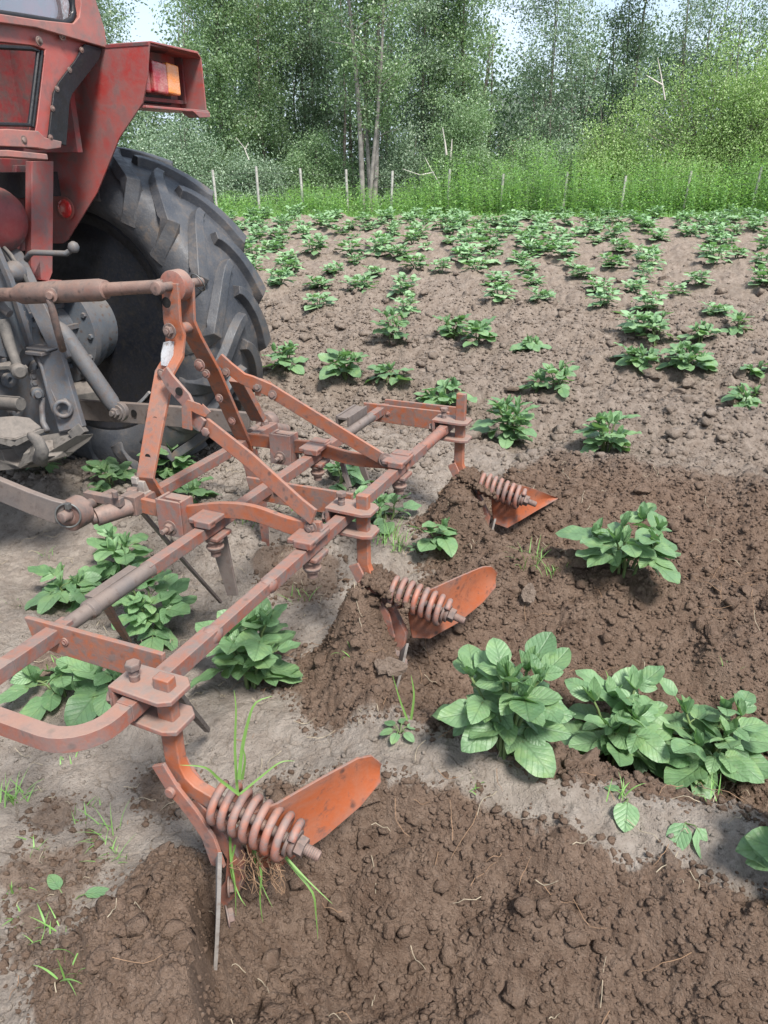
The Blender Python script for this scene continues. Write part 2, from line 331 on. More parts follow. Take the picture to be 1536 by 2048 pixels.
    def build(s, name, mat, parent=None, bev=0.0015, smooth=False, label=None):
        if name in ('bolt', 'bolt_hole_disc', 'casting_boss', 'wheel_nut', 'welded_sleeve', 'hitch_support', 'cab_side', 'cab_post') and sum(not h for *_, h in s.pc) > 1:
            o = None; groups = []
            for b, f0, nf, h in s.pc:
                if h: groups[-1].append((f0, nf))
                else: groups.append([(f0, nf)])
            for g in groups:
                m = MB(); ids = {}
                for f0, nf in g:
                    for f in s.f[f0:f0 + nf]: m.f.append([ids.setdefault(i, len(ids)) for i in f])
                m.v = [s.v[i] for i in sorted(ids, key=ids.get)]; m.pc = [(0, 0, len(m.f), False)]; o = m.build(name, mat, parent, bev, smooth, label)
            return o
        o = raw(name, [W(p) for p in s.v], s.f, M[mat] if isinstance(mat, str) else mat, parent, smooth=smooth, recalc=True, bev=bev)
        if label: o['label'] = label
        return o
def copy_tree(o, parent=None):
    c = o.copy(); COL.objects.link(c)
    if parent is not None: c.parent = parent
    for ch in list(o.children): copy_tree(ch, c)
    return c

# ------------------------------------------------------------------ noise for the terrain
def h2(ix, iy, s):
    n = (ix.astype(np.int64) * 374761393 + iy.astype(np.int64) * 668265263 + s * 1442695041) & 0xffffffff
    n = ((n ^ (n >> 13)) * 1274126177) & 0xffffffff
    return ((n ^ (n >> 16)) & 0xffffff) / float(0xffffff)
def vnoise(x, y, s):
    ix = np.floor(x); iy = np.floor(y); fx = x - ix; fy = y - iy; fx = fx * fx * (3 - 2 * fx); fy = fy * fy * (3 - 2 * fy)
    a = h2(ix, iy, s); b = h2(ix + 1, iy, s); c = h2(ix, iy + 1, s); d = h2(ix + 1, iy + 1, s)
    return (a * (1 - fx) + b * fx) * (1 - fy) + (c * (1 - fx) + d * fx) * fy
def fbm(x, y, s, o=4, g=0.5):
    t = 0; a = 1.0; n = 0
    for i in range(o): t = t + a * (vnoise(x, y, s + i * 17) - 0.5); n += a; a *= g; x = x * 2.03 + 3.1; y = y * 2.03 + 7.7
    return t / n * 2
def clods(x, y, cell, s, dens=0.8):
    gx = x / cell; gy = y / cell; ix = np.floor(gx); iy = np.floor(gy); H = np.zeros_like(x)
    for di in (-1, 0, 1):
        for dj in (-1, 0, 1):
            cx = ix + di; cy = iy + dj; r = 0.22 + 0.48 * h2(cx, cy, s + 3) ** 1.5
            ok = h2(cx, cy, s + 4) < dens; px = cx + h2(cx, cy, s + 1); py = cy + h2(cx, cy, s + 2)
            ang = h2(cx, cy, s + 5) * 3.14; ca = np.cos(ang); sa = np.sin(ang); dx = gx - px; dy = gy - py
            e = 1 + 0.6 * h2(cx, cy, s + 6); d2 = (dx * ca + dy * sa) ** 2 * e + (-dx * sa + dy * ca) ** 2 / e
            q = np.clip(1 - d2 / (r * r), 0, None); H = np.maximum(H, np.where(ok, q ** 0.75 * r, 0))
    return H * cell
def cellgap(x, y, s):
    ix = np.floor(x); iy = np.floor(y); d1 = np.full_like(x, 9.0); d2 = np.full_like(x, 9.0)
    for di in (-1, 0, 1):
        for dj in (-1, 0, 1):
            cx = ix + di; cy = iy + dj; d = np.hypot(x - cx - h2(cx, cy, s), y - cy - h2(cx, cy, s + 1))
            d2 = np.minimum(d2, np.maximum(d1, d)); d1 = np.minimum(d1, d)
    return d2 - d1
def ss(a, b, x): t = np.clip((x - a) / (b - a), 0, 1); return t * t * (3 - 2 * t)
def gs(x, c, w): return np.exp(-((x - c) / w) ** 2)

# ------------------------------------------------------------------ terrain
TU = [0.828, 1.63, 2.43]                                   # the three ridging tines
ROWS = [0.42, 1.26, 2.12, 2.98]                            # planted rows crossed by the implement
def gheap(u, v, i):
    t = TU[i]; side = 1 - ss(-0.022, 0.012, (u - (t - 0.085)) * 0.60 + (v + 0.668) * 0.80)      # the near mouldboard holds the heap back
    nz = 1 + 0.55 * fbm(u * 9 + i, v * 9, 130 + i, 4)
    a = (0.22, 0.25, 0.20)[i] * gs(u, t - (0.17, 0.13, 0.12)[i], (0.16, 0.115, 0.11)[i]) * gs(v, (-0.69, -0.66, -0.66)[i], (0.15, 0.15, 0.15)[i]) * side * nz
    return np.maximum(a, (0.10, 0.25, 0.23)[i] * gs(u, t - 0.05, 0.10) * gs(v, (-0.78, -0.75, -0.74)[i], 0.10) * (0.6 + 0.4 * nz))
def gbase(u, v):
    u = np.asarray(u, float); v = np.asarray(v, float)
    worked = ss(-0.80, -0.45, v)
    z = 0.12 * ss(1.0, 3.1, u)
    um = u + 0.035 * np.sin(v * 2.1)
    for i, c in enumerate(ROWS): z = z + gs(um, c, 0.21) * (0.055 + 0.05 * worked)
    far = ss(3.3, 3.8, u)
    z = z + far * 0.068 * (1 + np.cos(2 * np.pi * (um - 3.83) / 0.85))
    for i, t in enumerate(TU):
        z = z - gs(um, t + 0.02, 0.165) * 0.110 * worked * ss(-0.72, -0.3, v) - gs(um, t + 0.02, 0.17) * 0.085 * worked * (1 - ss(-0.72, -0.3, v)) + worked * 0.022 * (gs(um, t + 0.30, 0.055) + gs(um, t - 0.26, 0.055)) * (1 + fbm(u * 9, v * 9, 171, 3))
        # soil thrown up round each ridging body
        z = z + gheap(u, v, i) + 0.06 * gs(u, t + 0.25, 0.12) * gs(v, -0.55, 0.2)
        if i == 0: z = z - 0.05 * gs(u, 0.70, 0.07) * gs(v, -0.565, 0.06)
        if i == 2: z = z + 0.07 * gs(u, t + 0.12, 0.13) * gs(v, -0.40, 0.14)
        z = z + 0.035 * gs(u, t - 0.32, 0.11) * ss(-0.8, -0.5, v)
    return z
def gdark(u, v):
    """1 where fresh damp soil has been turned up"""
    n = fbm(u * 7, v * 7, 91, 6, 0.62) * 0.085 + fbm(u * 2.0, v * 2.0, 95, 2) * 0.05
    d = np.zeros_like(u)
    for i, (a, b) in enumerate(((0.42, 1.135 + 0.058 * ss(-0.62, -0.2, v)), (1.325, 2.10), (2.06, 3.05))):
        d = np.maximum(d, ss(0.030, 0.040, gheap(u, v, i) + n * 0.35)); d = np.maximum(d, ss(a - 0.008, a + 0.008, u + n) * (1 - ss(b - (0.008, 0.008, 0.25)[i], b + (0.008, 0.008, 0.25)[i], u + n)) * ss(-0.90, -0.86, v + n * 1.5 - 0.35 * np.abs(u - TU[i] + 0.1)))
    for (cu, cv, rr) in ((0.735, -1.07, .10), (0.86, -1.16, .05), (1.02, -0.97, .055), (0.66, -1.0, .06), (0.60, -0.93, .05), (1.62, -1.02, .06), (1.28, -1.5, .09), (1.95, -1.15, .16)):
        d = np.maximum(d, 0.75 * ss(0.0, 0.02, rr - np.hypot(u - cu, (v - cv) * .8) + n * 0.7))
    return d
def gz(u, v): return float(gbase(np.array([u]), np.array([v]))[0])
def ground_hit(px, py):
    r = ray(px, py); t = 0.6
    for _ in range(2200):
        p = CAM + r * t; q = toU(p)
        if p[2] <= gz(q[0], q[1]): return q
        t += 0.004 * max(1, t * 0.6)
    return toU(p)

def gfull(u, v, near):
    z = gbase(u, v); dk = gdark(u, v)
    cl = ss(2.6, 3.4, u + 0.3 * fbm(u, v, 5, 2)); row = cl
    for c in ROWS: row = np.maximum(row, 0.35 * gs(u, c, 0.15) * (1 - cl))
    trac = ss(1.9, 2.3, u) * ss(-1.2, -1.7, v) * (1 - cl)
    loosep = ss(0.05, 0.3, fbm(u * 2.6, v * 2.6, 150, 4)) * 0.45; rough = np.clip(0.20 + loosep + 0.95 * dk + 0.80 * cl + 0.7 * trac, 0, 1)
    wx = u + 0.012 * fbm(u * 14, v * 14, 40, 2); wy = v + 0.012 * fbm(u * 14, v * 14, 50, 2)
    z += 0.022 * fbm(u * 2.2, v * 2.2, 11, 3) + (0.012 + 0.03 * cl) * fbm(u * 6, v * 6, 12, 4)
    patch = 0.45 + 0.9 * ss(-0.25, 0.4, fbm(u * 3.2, v * 3.2, 77, 3))
    z += rough * (0.34 * clods(wx, wy, 0.15, 100, 0.35) * patch + 0.36 * clods(wx, wy, 0.07, 200, 0.5) * patch + 0.36 * clods(wx, wy, 0.032, 300, 0.7) * patch + 0.60 * clods(u, v, 0.016, 400, 0.85) - 0.008)
    f = np.zeros_like(z); f[near] = clods(u[near], v[near], 0.0095, 500, 0.9); z += (0.25 + rough) * 0.4 * f
    z += 0.004 * fbm(u * 30, v * 30, 13, 3) + 0.002 * (0.4 + rough) * fbm(u * 70, v * 70, 14, 2) + 0.02 * rough * fbm(u * 12, v * 12, 15, 3)
    # shallow drying cracks in the undisturbed crust
    cg = 1 - np.clip(rough * 1.5, 0, 1); wv = cellgap(u * 13 + 0.35 * fbm(u * 30, v * 30, 61, 2), v * 13 + 0.35 * fbm(u * 30, v * 30, 62, 2), 60); z -= 0.013 * cg * (1 - ss(0.0, 0.06, wv)) * ss(-0.1, 0.25, fbm(u * 3, v * 3, 66, 3))
    return z, dk, cl
def build_ground():
    na, nr = 1300, 2000
    ang = np.radians(np.linspace(-52, 52, na)); r = np.exp(np.linspace(math.log(0.62), math.log(23.5), nr))
    Rr, Aa = np.meshgrid(r, ang, indexing='ij'); x = Rr * np.sin(Aa); y = Rr * np.cos(Aa) - 0.35
    u = x * UV[0] + y * UV[1]; v = x * VV[0] + y * VV[1]
    z, dk, cl = gfull(u, v, Rr < 4.5)
    faces_i = (np.arange(nr - 1)[:, None] * na + np.arange(na - 1)[None, :]).ravel()
    F = np.stack([faces_i, faces_i + 1, faces_i + na + 1, faces_i + na], 1)
    yl = ss(17.0, 17.35, y + 0.25 * fbm(x * 1.3, y * 1.3, 8, 2)); z = z - 0.12 * yl
    o = raw('ground', np.stack([x, y, z], -1).reshape(-1, 3), F[:, ::-1], M['soil'], smooth=False, attr={'damp': dk.ravel(), 'loose': cl.ravel()})
    tag(o, 'cultivated potato field of grey crusted earth with freshly turned brown furrows', None, None, 'structure')
    return o
def soilmat():
    m, t, p, o = newmat('field_soil'); g = t.nodes.new('ShaderNodeNewGeometry'); pos = g.outputs['Position']
    a = N(t, 'ShaderNodeAttribute', attribute_name='damp'); b = N(t, 'ShaderNodeAttribute', attribute_name='loose')
    n1 = noise(t, 3.0, 5, 0.6, pos); n2 = noise(t, 22, 6, 0.65, pos); n3 = noise(t, 240, 4, 0.7, pos); n4 = noise(t, 70, 5, 0.65, pos)
    dry = mix(t, ramp(t, n2.outputs[0], [(0.32, 0), (0.7, 1)]).outputs[0], (0.215, 0.177, 0.147), (0.320, 0.278, 0.240))
    loose = mix(t, ramp(t, n2.outputs[0], [(0.35, 0), (0.68, 1)]).outputs[0], (0.165, 0.128, 0.102), (0.265, 0.218, 0.182))
    damp = mix(t, ramp(t, n2.outputs[0], [(0.35, 0), (0.7, 1)]).outputs[0], (0.112, 0.073, 0.052), (0.192, 0.136, 0.102))
    damp = mix(t, ramp(t, n1.outputs[0], [(0.45, 0), (0.75, 0.8)]).outputs[0], damp, (0.165, 0.112, 0.082))
    c = mix(t, b.outputs['Fac'], dry, loose); c = mix(t, a.outputs['Fac'], c, damp)
    c = mix(t, math_(t, 'MULTIPLY', ramp(t, n3.outputs[0], [(0.55, 0), (0.72, 1)]).outputs[0], 0.35), c, (0.34, 0.28, 0.23))
    c = mix(t, math_(t, 'MULTIPLY', ramp(t, n3.outputs[0], [(0.28, 1), (0.42, 0)]).outputs[0], 0.4), c, (0.075, 0.048, 0.035))
    vp = N(t, 'ShaderNodeTexVoronoi', Scale=210.0); t.links.new(pos, vp.inputs['Vector'])
    pit = math_(t, 'MULTIPLY', ramp(t, vp.outputs['Distance'], [(0.12, 1), (0.28, 0)]).outputs[0], ramp(t, n4.outputs[0], [(0.48, 0), (0.58, 1)]).outputs[0])
    c = mix(t, math_(t, 'MULTIPLY', pit, 0.5), c, (0.09, 0.065, 0.05))
    t.links.new(c, p.inputs['Base Color']); p.inputs['Roughness'].default_value = 0.95; p.inputs['Specular IOR Level'].default_value = 0.12
    h = math_(t, 'ADD', math_(t, 'MULTIPLY', n4.outputs[0], 1.0), math_(t, 'SUBTRACT', math_(t, 'MULTIPLY', n3.outputs[0], 0.7), math_(t, 'MULTIPLY', pit, 0.3)))
    t.links.new(bump(t, h, 0.012, 1.0), p.inputs['Normal']); return m
M['soil'] = soilmat()
ground = build_ground()

def turfmat():
    m, t, p, o = newmat('meadow_turf'); g = t.nodes.new('ShaderNodeNewGeometry'); pos = g.outputs['Position']
    n1 = noise(t, 0.8, 5, 0.6, pos); n2 = noise(t, 14, 6, 0.7, pos)
    c = mix(t, ramp(t, n1.outputs[0], [(0.35, 0), (0.65, 1)]).outputs[0], (0.07, 0.15, 0.03), (0.15, 0.25, 0.06)); c = mix(t, ramp(t, n2.outputs[0], [(0.4, 0), (0.7, 0.8)]).outputs[0], c, (0.05, 0.09, 0.025))
    t.links.new(c, p.inputs['Base Color']); p.inputs['Roughness'].default_value = 0.9; t.links.new(bump(t, n2.outputs[0], 0.08, 1), p.inputs['Normal']); return m
M['turf'] = turfmat()
def sheet(name, x0, x1, y0, y1, z0, mat, nx, ny, amp, label):
    X, Y = np.meshgrid(np.linspace(x0, x1, nx), np.linspace(y0, y1, ny), indexing='ij')
    Z = z0 + amp * fbm(X * 0.4, Y * 0.4, 31, 3)
    i = (np.arange(nx - 1)[:, None] * ny + np.arange(ny - 1)[None, :]).ravel()
    return tag(raw(name, np.stack([X, Y, Z], -1).reshape(-1, 3), np.stack([i, i + ny, i + ny + 1, i + 1], 1), M[mat], smooth=True), label, None, None, 'structure')
sheet('meadow', -300, 300, 17.1, 600, 0.13, 'turf', 120, 120, 0.05, 'green meadow strip behind the potato field running under the trees')
sheet('terrain', -300, 300, -40, 700, -0.30, 'soil', 20, 20, 0.02, 'wider brown farmland round the field')

# ------------------------------------------------------------------ the mounted ridging cultivator
ZB = 0.475                                                 # axis height of the square toolbars
def lumps(path, r, seed):                                   # helper: path jitter for bent iron
    rg = random.Random(seed); return [V3(p) + V3([rg.uniform(-r, r) for _ in range(3)]) for p in path]
def arc(c, r, a0, a1, n, z):
    return [(c[0] + r * math.cos(a0 + (a1 - a0) * i / n), c[1] + r * math.sin(a0 + (a1 - a0) * i / n), z) for i in range(n + 1)]
cult = empty('ridging_cultivator', (1.63, -1.0, 0.0), 'rusty orange ridging cultivator mounted behind the red tractor', 'cultivator')

# outer frame: rear toolbar, bent at the near end, and front toolbar
mb = MB()
mb.bar([(0.78, -0.81, ZB)] + arc((0.735 + 0.02, -0.885), 0.075, math.pi / 2, math.pi, 7, ZB)[0:] + [(0.68, -0.98, ZB), (0.68, -1.02, ZB)] + arc((0.755, -1.02), 0.075, math.pi, math.pi * 1.5, 7, ZB) + [(0.80, -1.095, ZB)], 0.030, 0.030)
frame = mb.build('end_loop', 'clamp', cult, bev=0.003)
mb = MB()
mb.bar([(0.78, -0.81, ZB), (1.03, -0.81, ZB)], 0.033, 0.033)
mb.bar([(1.03, -0.81, ZB), (1.24, -0.81, ZB)], 0.026, 0.026); mb.bar([(1.235, -0.81, ZB), (2.20, -0.81, ZB)], 0.030, 0.030)
mb.tube([(1.012, -0.81, ZB), (1.03, -0.81, ZB), (1.05, -0.81, ZB)], [0.018, 0.021, 0.015], 14); mb.tube([(1.225, -0.81, ZB), (1.24, -0.81, ZB), (1.255, -0.81, ZB)], [0.015, 0.0205, 0.018], 14)
mb.tube([(2.19, -0.81, ZB), (2.20, -0.81, ZB), (2.36, -0.81, ZB), (2.37, -0.81, ZB)], [0.016, 0.0185, 0.0185, 0.021], 16); mb.bar([(2.36, -0.81, ZB), (2.50, -0.81, ZB)], 0.030, 0.030)
mb.build('rear_toolbar', 'bar', cult, bev=0.002)
mb = MB(); VF = -1.095
mb.bar([(0.80, VF, ZB), (0.95, VF, ZB)], 0.030, 0.030); mb.bar([(1.185, VF, ZB), (2.22, VF, ZB)], 0.030, 0.030)
mb.bar([(2.42, VF, ZB), (2.56, VF, ZB)], 0.029, 0.029)
mb.build('front_toolbar', 'bar', cult, bev=0.002)
mb = MB()
mb.tube([(0.94, VF, ZB), (0.97, VF, ZB), (1.00, VF, ZB), (1.003, VF, ZB), (1.02, VF, ZB), (1.022, VF, ZB), (1.18, VF, ZB), (1.20, VF, ZB)], [0.016, 0.0165, 0.0165, 0.0215, 0.0215, 0.018, 0.018, 0.020], 18)
mb.bar([(1.03, VF - 0.02, ZB + 0.012), (1.17, VF - 0.02, ZB + 0.014)], 0.022, 0.008)
mb.tube([(2.21, VF, ZB), (2.23, VF, ZB), (2.40, VF, ZB), (2.43, VF, ZB)], [0.021, 0.0165, 0.0165, 0.018], 16)
mb.box((2.36, VF - 0.045, ZB + 0.03), (0.075, 0.020, 0.004)); mb.box((2.36, VF - 0.068, ZB + 0.02), (0.075, 0.004, 0.018)); mb.box((2.36, VF - 0.024, ZB + 0.02), (0.075, 0.004, 0.018))
mb.build('welded_sleeve', 'steel', cult, bev=0.001)
# headstock crossbar
VH = -1.363
mb = MB(); mb.bar([(1.47, VH, ZB), (2.20, VH, ZB)], 0.030, 0.030); mb.build('headstock_bar', 'bar', cult, bev=0.002)

# wavy side members (vertical flats bent over the front bar)
def side_member(u, du, first):
    zs = [(-1.37, 0.487), (-1.23, 0.482), (-1.17, 0.490), (-1.10, 0.512), (-1.02, 0.526), (-0.96, 0.526), (-0.905, 0.513), (-0.85, 0.508), (-0.795, 0.517)]
    if not first: zs = [(-1.37, 0.485), (-1.27, 0.490), (-1.22, 0.482), (-1.16, 0.490), (-1.09, 0.492), (-1.02, 0.478), (-0.96, 0.474), (-0.90, 0.478), (-0.79, 0.490)]
    up = [(v, z + 0.026) for v, z in zs]; dn = [(v, z - 0.026) for v, z in zs]
    mb = MB()
    for i in range(len(zs) - 1):
        pass
    # subdivided smooth strip
    from itertools import chain
    vs = np.linspace(-1.37, -0.79, 40); zz = np.interp(vs, [a for a, b in zs], [b for a, b in zs]); k = np.ones(5) / 5; zp = np.pad(zz, 2, mode='edge'); zz = np.convolve(zp, k, 'valid')
    mb.sweep([(u, v, z) for v, z in zip(vs, zz)], [(-0.0075, -0.021), (0.0075, -0.021), (0.0075, 0.021), (-0.0075, 0.021)], (0, 0, 1))
    o = mb.build('side_member', 'orange', cult, bev=0.0022)
    m2 = MB(); m2.box((u + (0.012), -1.215, 0.488), (0.016, 0.034, 0.036)); m2.box((u + 0.012, -1.215, 0.528), (0.022, 0.038, 0.004)) if False else None
    for s in (-1, 1): m2.box((u - 0.006, -1.215 + s * 0.034, 0.480), (0.026, 0.004, 0.050))
    m2.box((u - 0.030, -1.215, 0.480), (0.004, 0.038, 0.050)); m2.box((u - 0.006, -1.215, 0.432), (0.026, 0.038, 0.003))
    m2.build('side_bracket', 'clamp', o, bev=0.0018)
    b = MB(); b.bolt((u - 0.034, -1.215, 0.455), (-1, 0, 0), 0.014, 0.014, shaft=0.02); b.bolt((u - 0.009, -0.815, 0.520 if first else 0.494), (-1, 0, 0), 0.012, 0.010, shaft=0.004)
    b.build('bolt', 'rust', o)
    # saddle clamp over the front toolbar and over the rear toolbar, each with a bolt and lock washers hanging below
    for v in (VF, -0.815):
        c = MB(); zc = ZB + 0.022
        c.box((u - 0.02, v, zc + 0.008), (0.048, 0.034, 0.007)); c.box((u - 0.06, v + 0.01, zc + 0.006), (0.014, 0.024, 0.010)); c.box((u + 0.012, v, zc + 0.014), (0.02, 0.028, 0.006))
        c.box((u - 0.01, v, ZB - 0.026), (0.034, 0.030, 0.006))
        c.build('saddle_clamp', 'bar', o, bev=0.004)
        d = MB(); d.lathe((u - 0.02, v + 0.005, ZB - 0.032), (0, 0, -1), [(0, 0.024), (0.006, 0.024), (0.007, 0.018), (0.020, 0.018), (0.021, 0.023), (0.026, 0.023), (0.027, 0.020), (0.032, 0.020), (0.033, 0.013), (0.05, 0.013)], 18)
        d.build('clamp_bolt', 'rust', o)
    return o
side_member(1.46, 0, True); side_member(2.02, 0, False)

# A-frame uprights (bent flats) + top yoke
def strip(name, mat, path, wv, th, parent, wdir=(0, 1, 0), bev=0.0022, label=None):
    """flat bar: width along wdir, thickness across"""
    P = [V3(p, dtype=float) for p in path]; mb = MB(); n = len(P); vs = []
    wd0 = nrm(wdir)
    for i in range(n):
        t = nrm(P[min(i + 1, n - 1)] - P[max(i - 1, 0)]); wd = nrm(wd0 - t * (wd0 @ t)); nn = np.cross(t, wd)
        ww = wv[i] if isinstance(wv, (list, tuple)) else wv
        vs += [P[i] - wd * ww / 2 - nn * th / 2, P[i] + wd * ww / 2 - nn * th / 2, P[i] + wd * ww / 2 + nn * th / 2, P[i] - wd * ww / 2 + nn * th / 2]
    fs = []
    for i in range(n - 1):
        for j in range(4): fs.append([i * 4 + j, i * 4 + (j + 1) % 4, i * 4 + 4 + (j + 1) % 4, i * 4 + 4 + j])
    fs += [[3, 2, 1, 0], [4 * n - 4, 4 * n - 3, 4 * n - 2, 4 * n - 1]]
    mb.add(vs, fs); return mb.build(name, mat, parent, bev=bev, label=label)
def holes(parent, pts, ax, r=0.0075):
    """bolt holes seen as dark bores, each a short open ring with a dark floor set in the bar"""
    mb = MB()
    for p in pts: mb.lathe(V3(p, dtype=float) + nrm(ax) * 0.0006, ax, [(0.0004, r * 1.12), (0.0010, r), (-0.0035, r * 0.9), (-0.0036, 0.0001)], 14)
    return mb.build('bolt_hole_disc', 'hole', parent, bev=0)
nu = [PV(341, 566, VH), PV(345, 640, VH), PV(352, 668, VH), PV(349, 712, VH), PV(330, 745, VH), PV(308, 860, VH), PV(291, 955, VH) , (1.545, VH + 0.012, 0.485), (1.556, VH + 0.02, 0.452)]
near_up = strip('upright', 'orange', nu, [0.054, 0.056, 0.062, 0.060, 0.062, 0.058, 0.056, 0.050, 0.044], 0.011, cult)
fu = [PV(372, 562, VH), PV(374, 640, VH), PV(386, 672, VH), PV(424, 740, VH), PV(466, 835, VH), PV(489, 885, VH), PV(496, 905, VH), PV(505, 960, VH)]
far_up = strip('upright', 'orange', fu, [0.052, 0.054, 0.060, 0.058, 0.056, 0.052, 0.046, 0.04], 0.011, cult)
FN = V3([-1, 0.25, 0.1])
def onface(path_pt, off=0.008): return V3(path_pt) + V3([-off, 0, 0])
holes(near_up, [onface(PV(x, y, VH)) for x, y in ((329, 769), (315, 838), (300, 912))], (-1, 0, 0), 0.0085)
holes(near_up, [onface(PV(337, 604, VH))], (-1, 0, 0), 0.013)
b = MB(); b.bolt(onface(PV(343, 661, VH)), (-1, 0, 0), 0.015, 0.013, shaft=0.004); b.bolt(onface(PV(330, 744, VH), 0.016), (-1, 0, 0), 0.009, 0.006)
b.build('bolt', 'rust', near_up)
lab = [onface(PV(x, y, VH), 0.0115) for x, y in ((333, 683), (344, 680), (357, 683), (357, 703), (350, 733), (328, 728), (328, 705))]
m_ = MB(); m_.prism(lab, (0.003, 0, 0)); m_.build('paint_patch', 'white', near_up, bev=0, label='white painted patch on the near upright')
b = MB()
for x, y in ((403, 729), (416, 746), (442, 795), (467, 840)): b.bolt(onface(PV(x, y, VH), 0.009), (-1, 0, 0), 0.0095 if (x, y) != (403, 729) else 0.013, 0.007)
b.build('bolt', 'clamp', far_up)
s = MB(); a_ = PV(350, 662, VH); s.cyl((a_[0], VH, a_[2]), (a_[0] + 0.07, VH, a_[2]), 0.016); s.build('spacer_tube', 'orange', near_up)
# slotted adjusting plate on the far upright
strip('adjusting_plate', 'orange', [PV(452, 762, VH) + V3([0.03, 0.02, 0]), PV(497, 842, VH) + V3([0.03, 0.02, 0])], 0.052, 0.022, far_up)
# top pin with lynch ring
pz = PV(345, 573, VH)
p = MB(); p.cyl((1.665, VH, pz[2] + 0.004), (1.86, VH, pz[2] - 0.004), 0.0125, 18); p.lathe((1.668, VH, pz[2] + 0.004), (1, 0, 0), [(-0.010, 0.013), (-0.008, 0.018), (0.012, 0.018), (0.014, 0.012)], 20)
p.build('top_pin', 'rust', cult)
def ring(c, ax, R, r, mat, name, parent):
    ax = nrm(ax); x = nrm(np.cross(ax, V3([0.3, 0.1, 1]))); y = np.cross(ax, x); c = V3(c, dtype=float)
    m = MB(); m.tube([c + x * R * math.cos(t) + y * R * math.sin(t) for t in np.linspace(0, 2 * math.pi, 26)[:-1]], r, 8, closed=True, up=ax); return m.build(name, mat, parent, bev=0, smooth=True)
ring((1.845, VH, pz[2] - 0.004), (0.8, 0.3, 0.4), 0.026, 0.0022, 'wire', 'lynch_ring', cult)

# braces from the uprights back to the rear bar
def brace(upts, u_top, u_bot, near):
    n = len(upts); P = []
    for i, (x, y) in enumerate(upts):
        f = i / (n - 1); P.append((x, y))
    return P
def brace_path(px_pts, u0, u1):
    # u runs linearly with the distance already covered on the picture from upright to rear bar
    d = [0]
    for a, b_ in zip(px_pts, px_pts[1:]): d.append(d[-1] + math.hypot(a[0] - b_[0], a[1] - b_[1]))
    return [PU(x, y, u0 + (u1 - u0) * q / d[-1]) for (x, y), q in zip(px_pts, d)]
nb = brace_path([(334, 741), (347, 762), (378, 797), (396, 833), (412, 850), (500, 920), (600, 1012), (628, 1034)], 1.625, 1.445)
# (front part is the slotted extension, the rest the brace proper)
nbr = strip('brace', 'orange', nb[3:], 0.041, 0.010, cult, (0, 0.6, 0.8))
ext = strip('brace_extension', 'clamp', [q + V3([-0.012, 0, 0]) for q in nb[:5]], [0.038, 0.044, 0.043, 0.039, 0.038], 0.009, nbr, (0, 0.6, 0.8))
holes(ext, [V3(PU(365, 780, 1.595)) + V3([-0.014, 0, 0])], (-1, 0.1, 0.1), 0.010)
b = MB(); b.bolt(nb[4] + V3([-0.016, 0.01, -0.012]), (-1, 0, 0), 0.013, 0.006, washer=False); b.build('bolt', 'clamp', nbr)
fb = brace_path([(437, 716), (458, 735), (486, 757), (504, 764), (540, 780), (640, 842), (730, 897), (778, 925)], 1.905, 2.005)
fbr = strip('brace', 'orange', fb, [0.038, 0.038, 0.038, 0.041, 0.043, 0.043, 0.041, 0.038], 0.010, cult, (0, 0.6, 0.8))
b = MB()
for x, y, uu in ((452, 745, 1.90), (515, 774, 1.925), (545, 790, 1.93), (771, 920, 1.99)): b.bolt(PU(x, y, uu), (-1, 0.1, 0.2), 0.010 if x < 700 else 0.015, 0.007)
b.build('bolt', 'rust', fbr)
def hook_clip(c, par, s=1.0):
    c = V3(c, dtype=float); m = MB()
    pts = [c + V3([-0.014, -0.030 * s, -0.035 * s]), c + V3([-0.014, -0.026 * s, 0.016 * s]), c + V3([-0.012, -0.016 * s, 0.030 * s]), c + V3([-0.006, 0.004 * s, 0.022 * s]), c + V3([0.0, 0.016 * s, 0.014 * s]), c + V3([0.004, 0.024 * s, 0.024 * s])]
    m.bar(pts, 0.030 * s, 0.005, (1, 0, 0)); return m.build('hook_clip', 'orange', par, bev=0.001)
hook_clip(PU(398, 832, 1.56), nbr); hook_clip(PU(532, 775, 1.945), fbr, 0.7)

# plates joining the front and rear bars at each tine
for ut in TU:
    u = ut + 0.085
    m = MB(); m.prism([(u, -1.165, 0.498), (u, -0.83, 0.502), (u, -0.83, 0.440), (u, -0.90, 0.430), (u, -1.135, 0.432), (u, -1.150, 0.44)], (0.011, 0, 0))
    o = m.build('link_plate', 'orange', cult, bev=0.002)
    q = MB(); q.bolt((u - 0.006, -1.065, 0.468), (-1, 0, 0), 0.006, 0.004); q.build('bolt', 'clamp', o)
    if ut > 2:
        m = MB(); m.prism([(u + 0.05, -1.10, 0.505), (u + 0.05, -0.80, 0.508), (u + 0.05, -0.80, 0.440), (u + 0.05, -1.10, 0.434)], (0.011, 0, 0)); m.build('link_plate', 'orange', cult, bev=0.002)

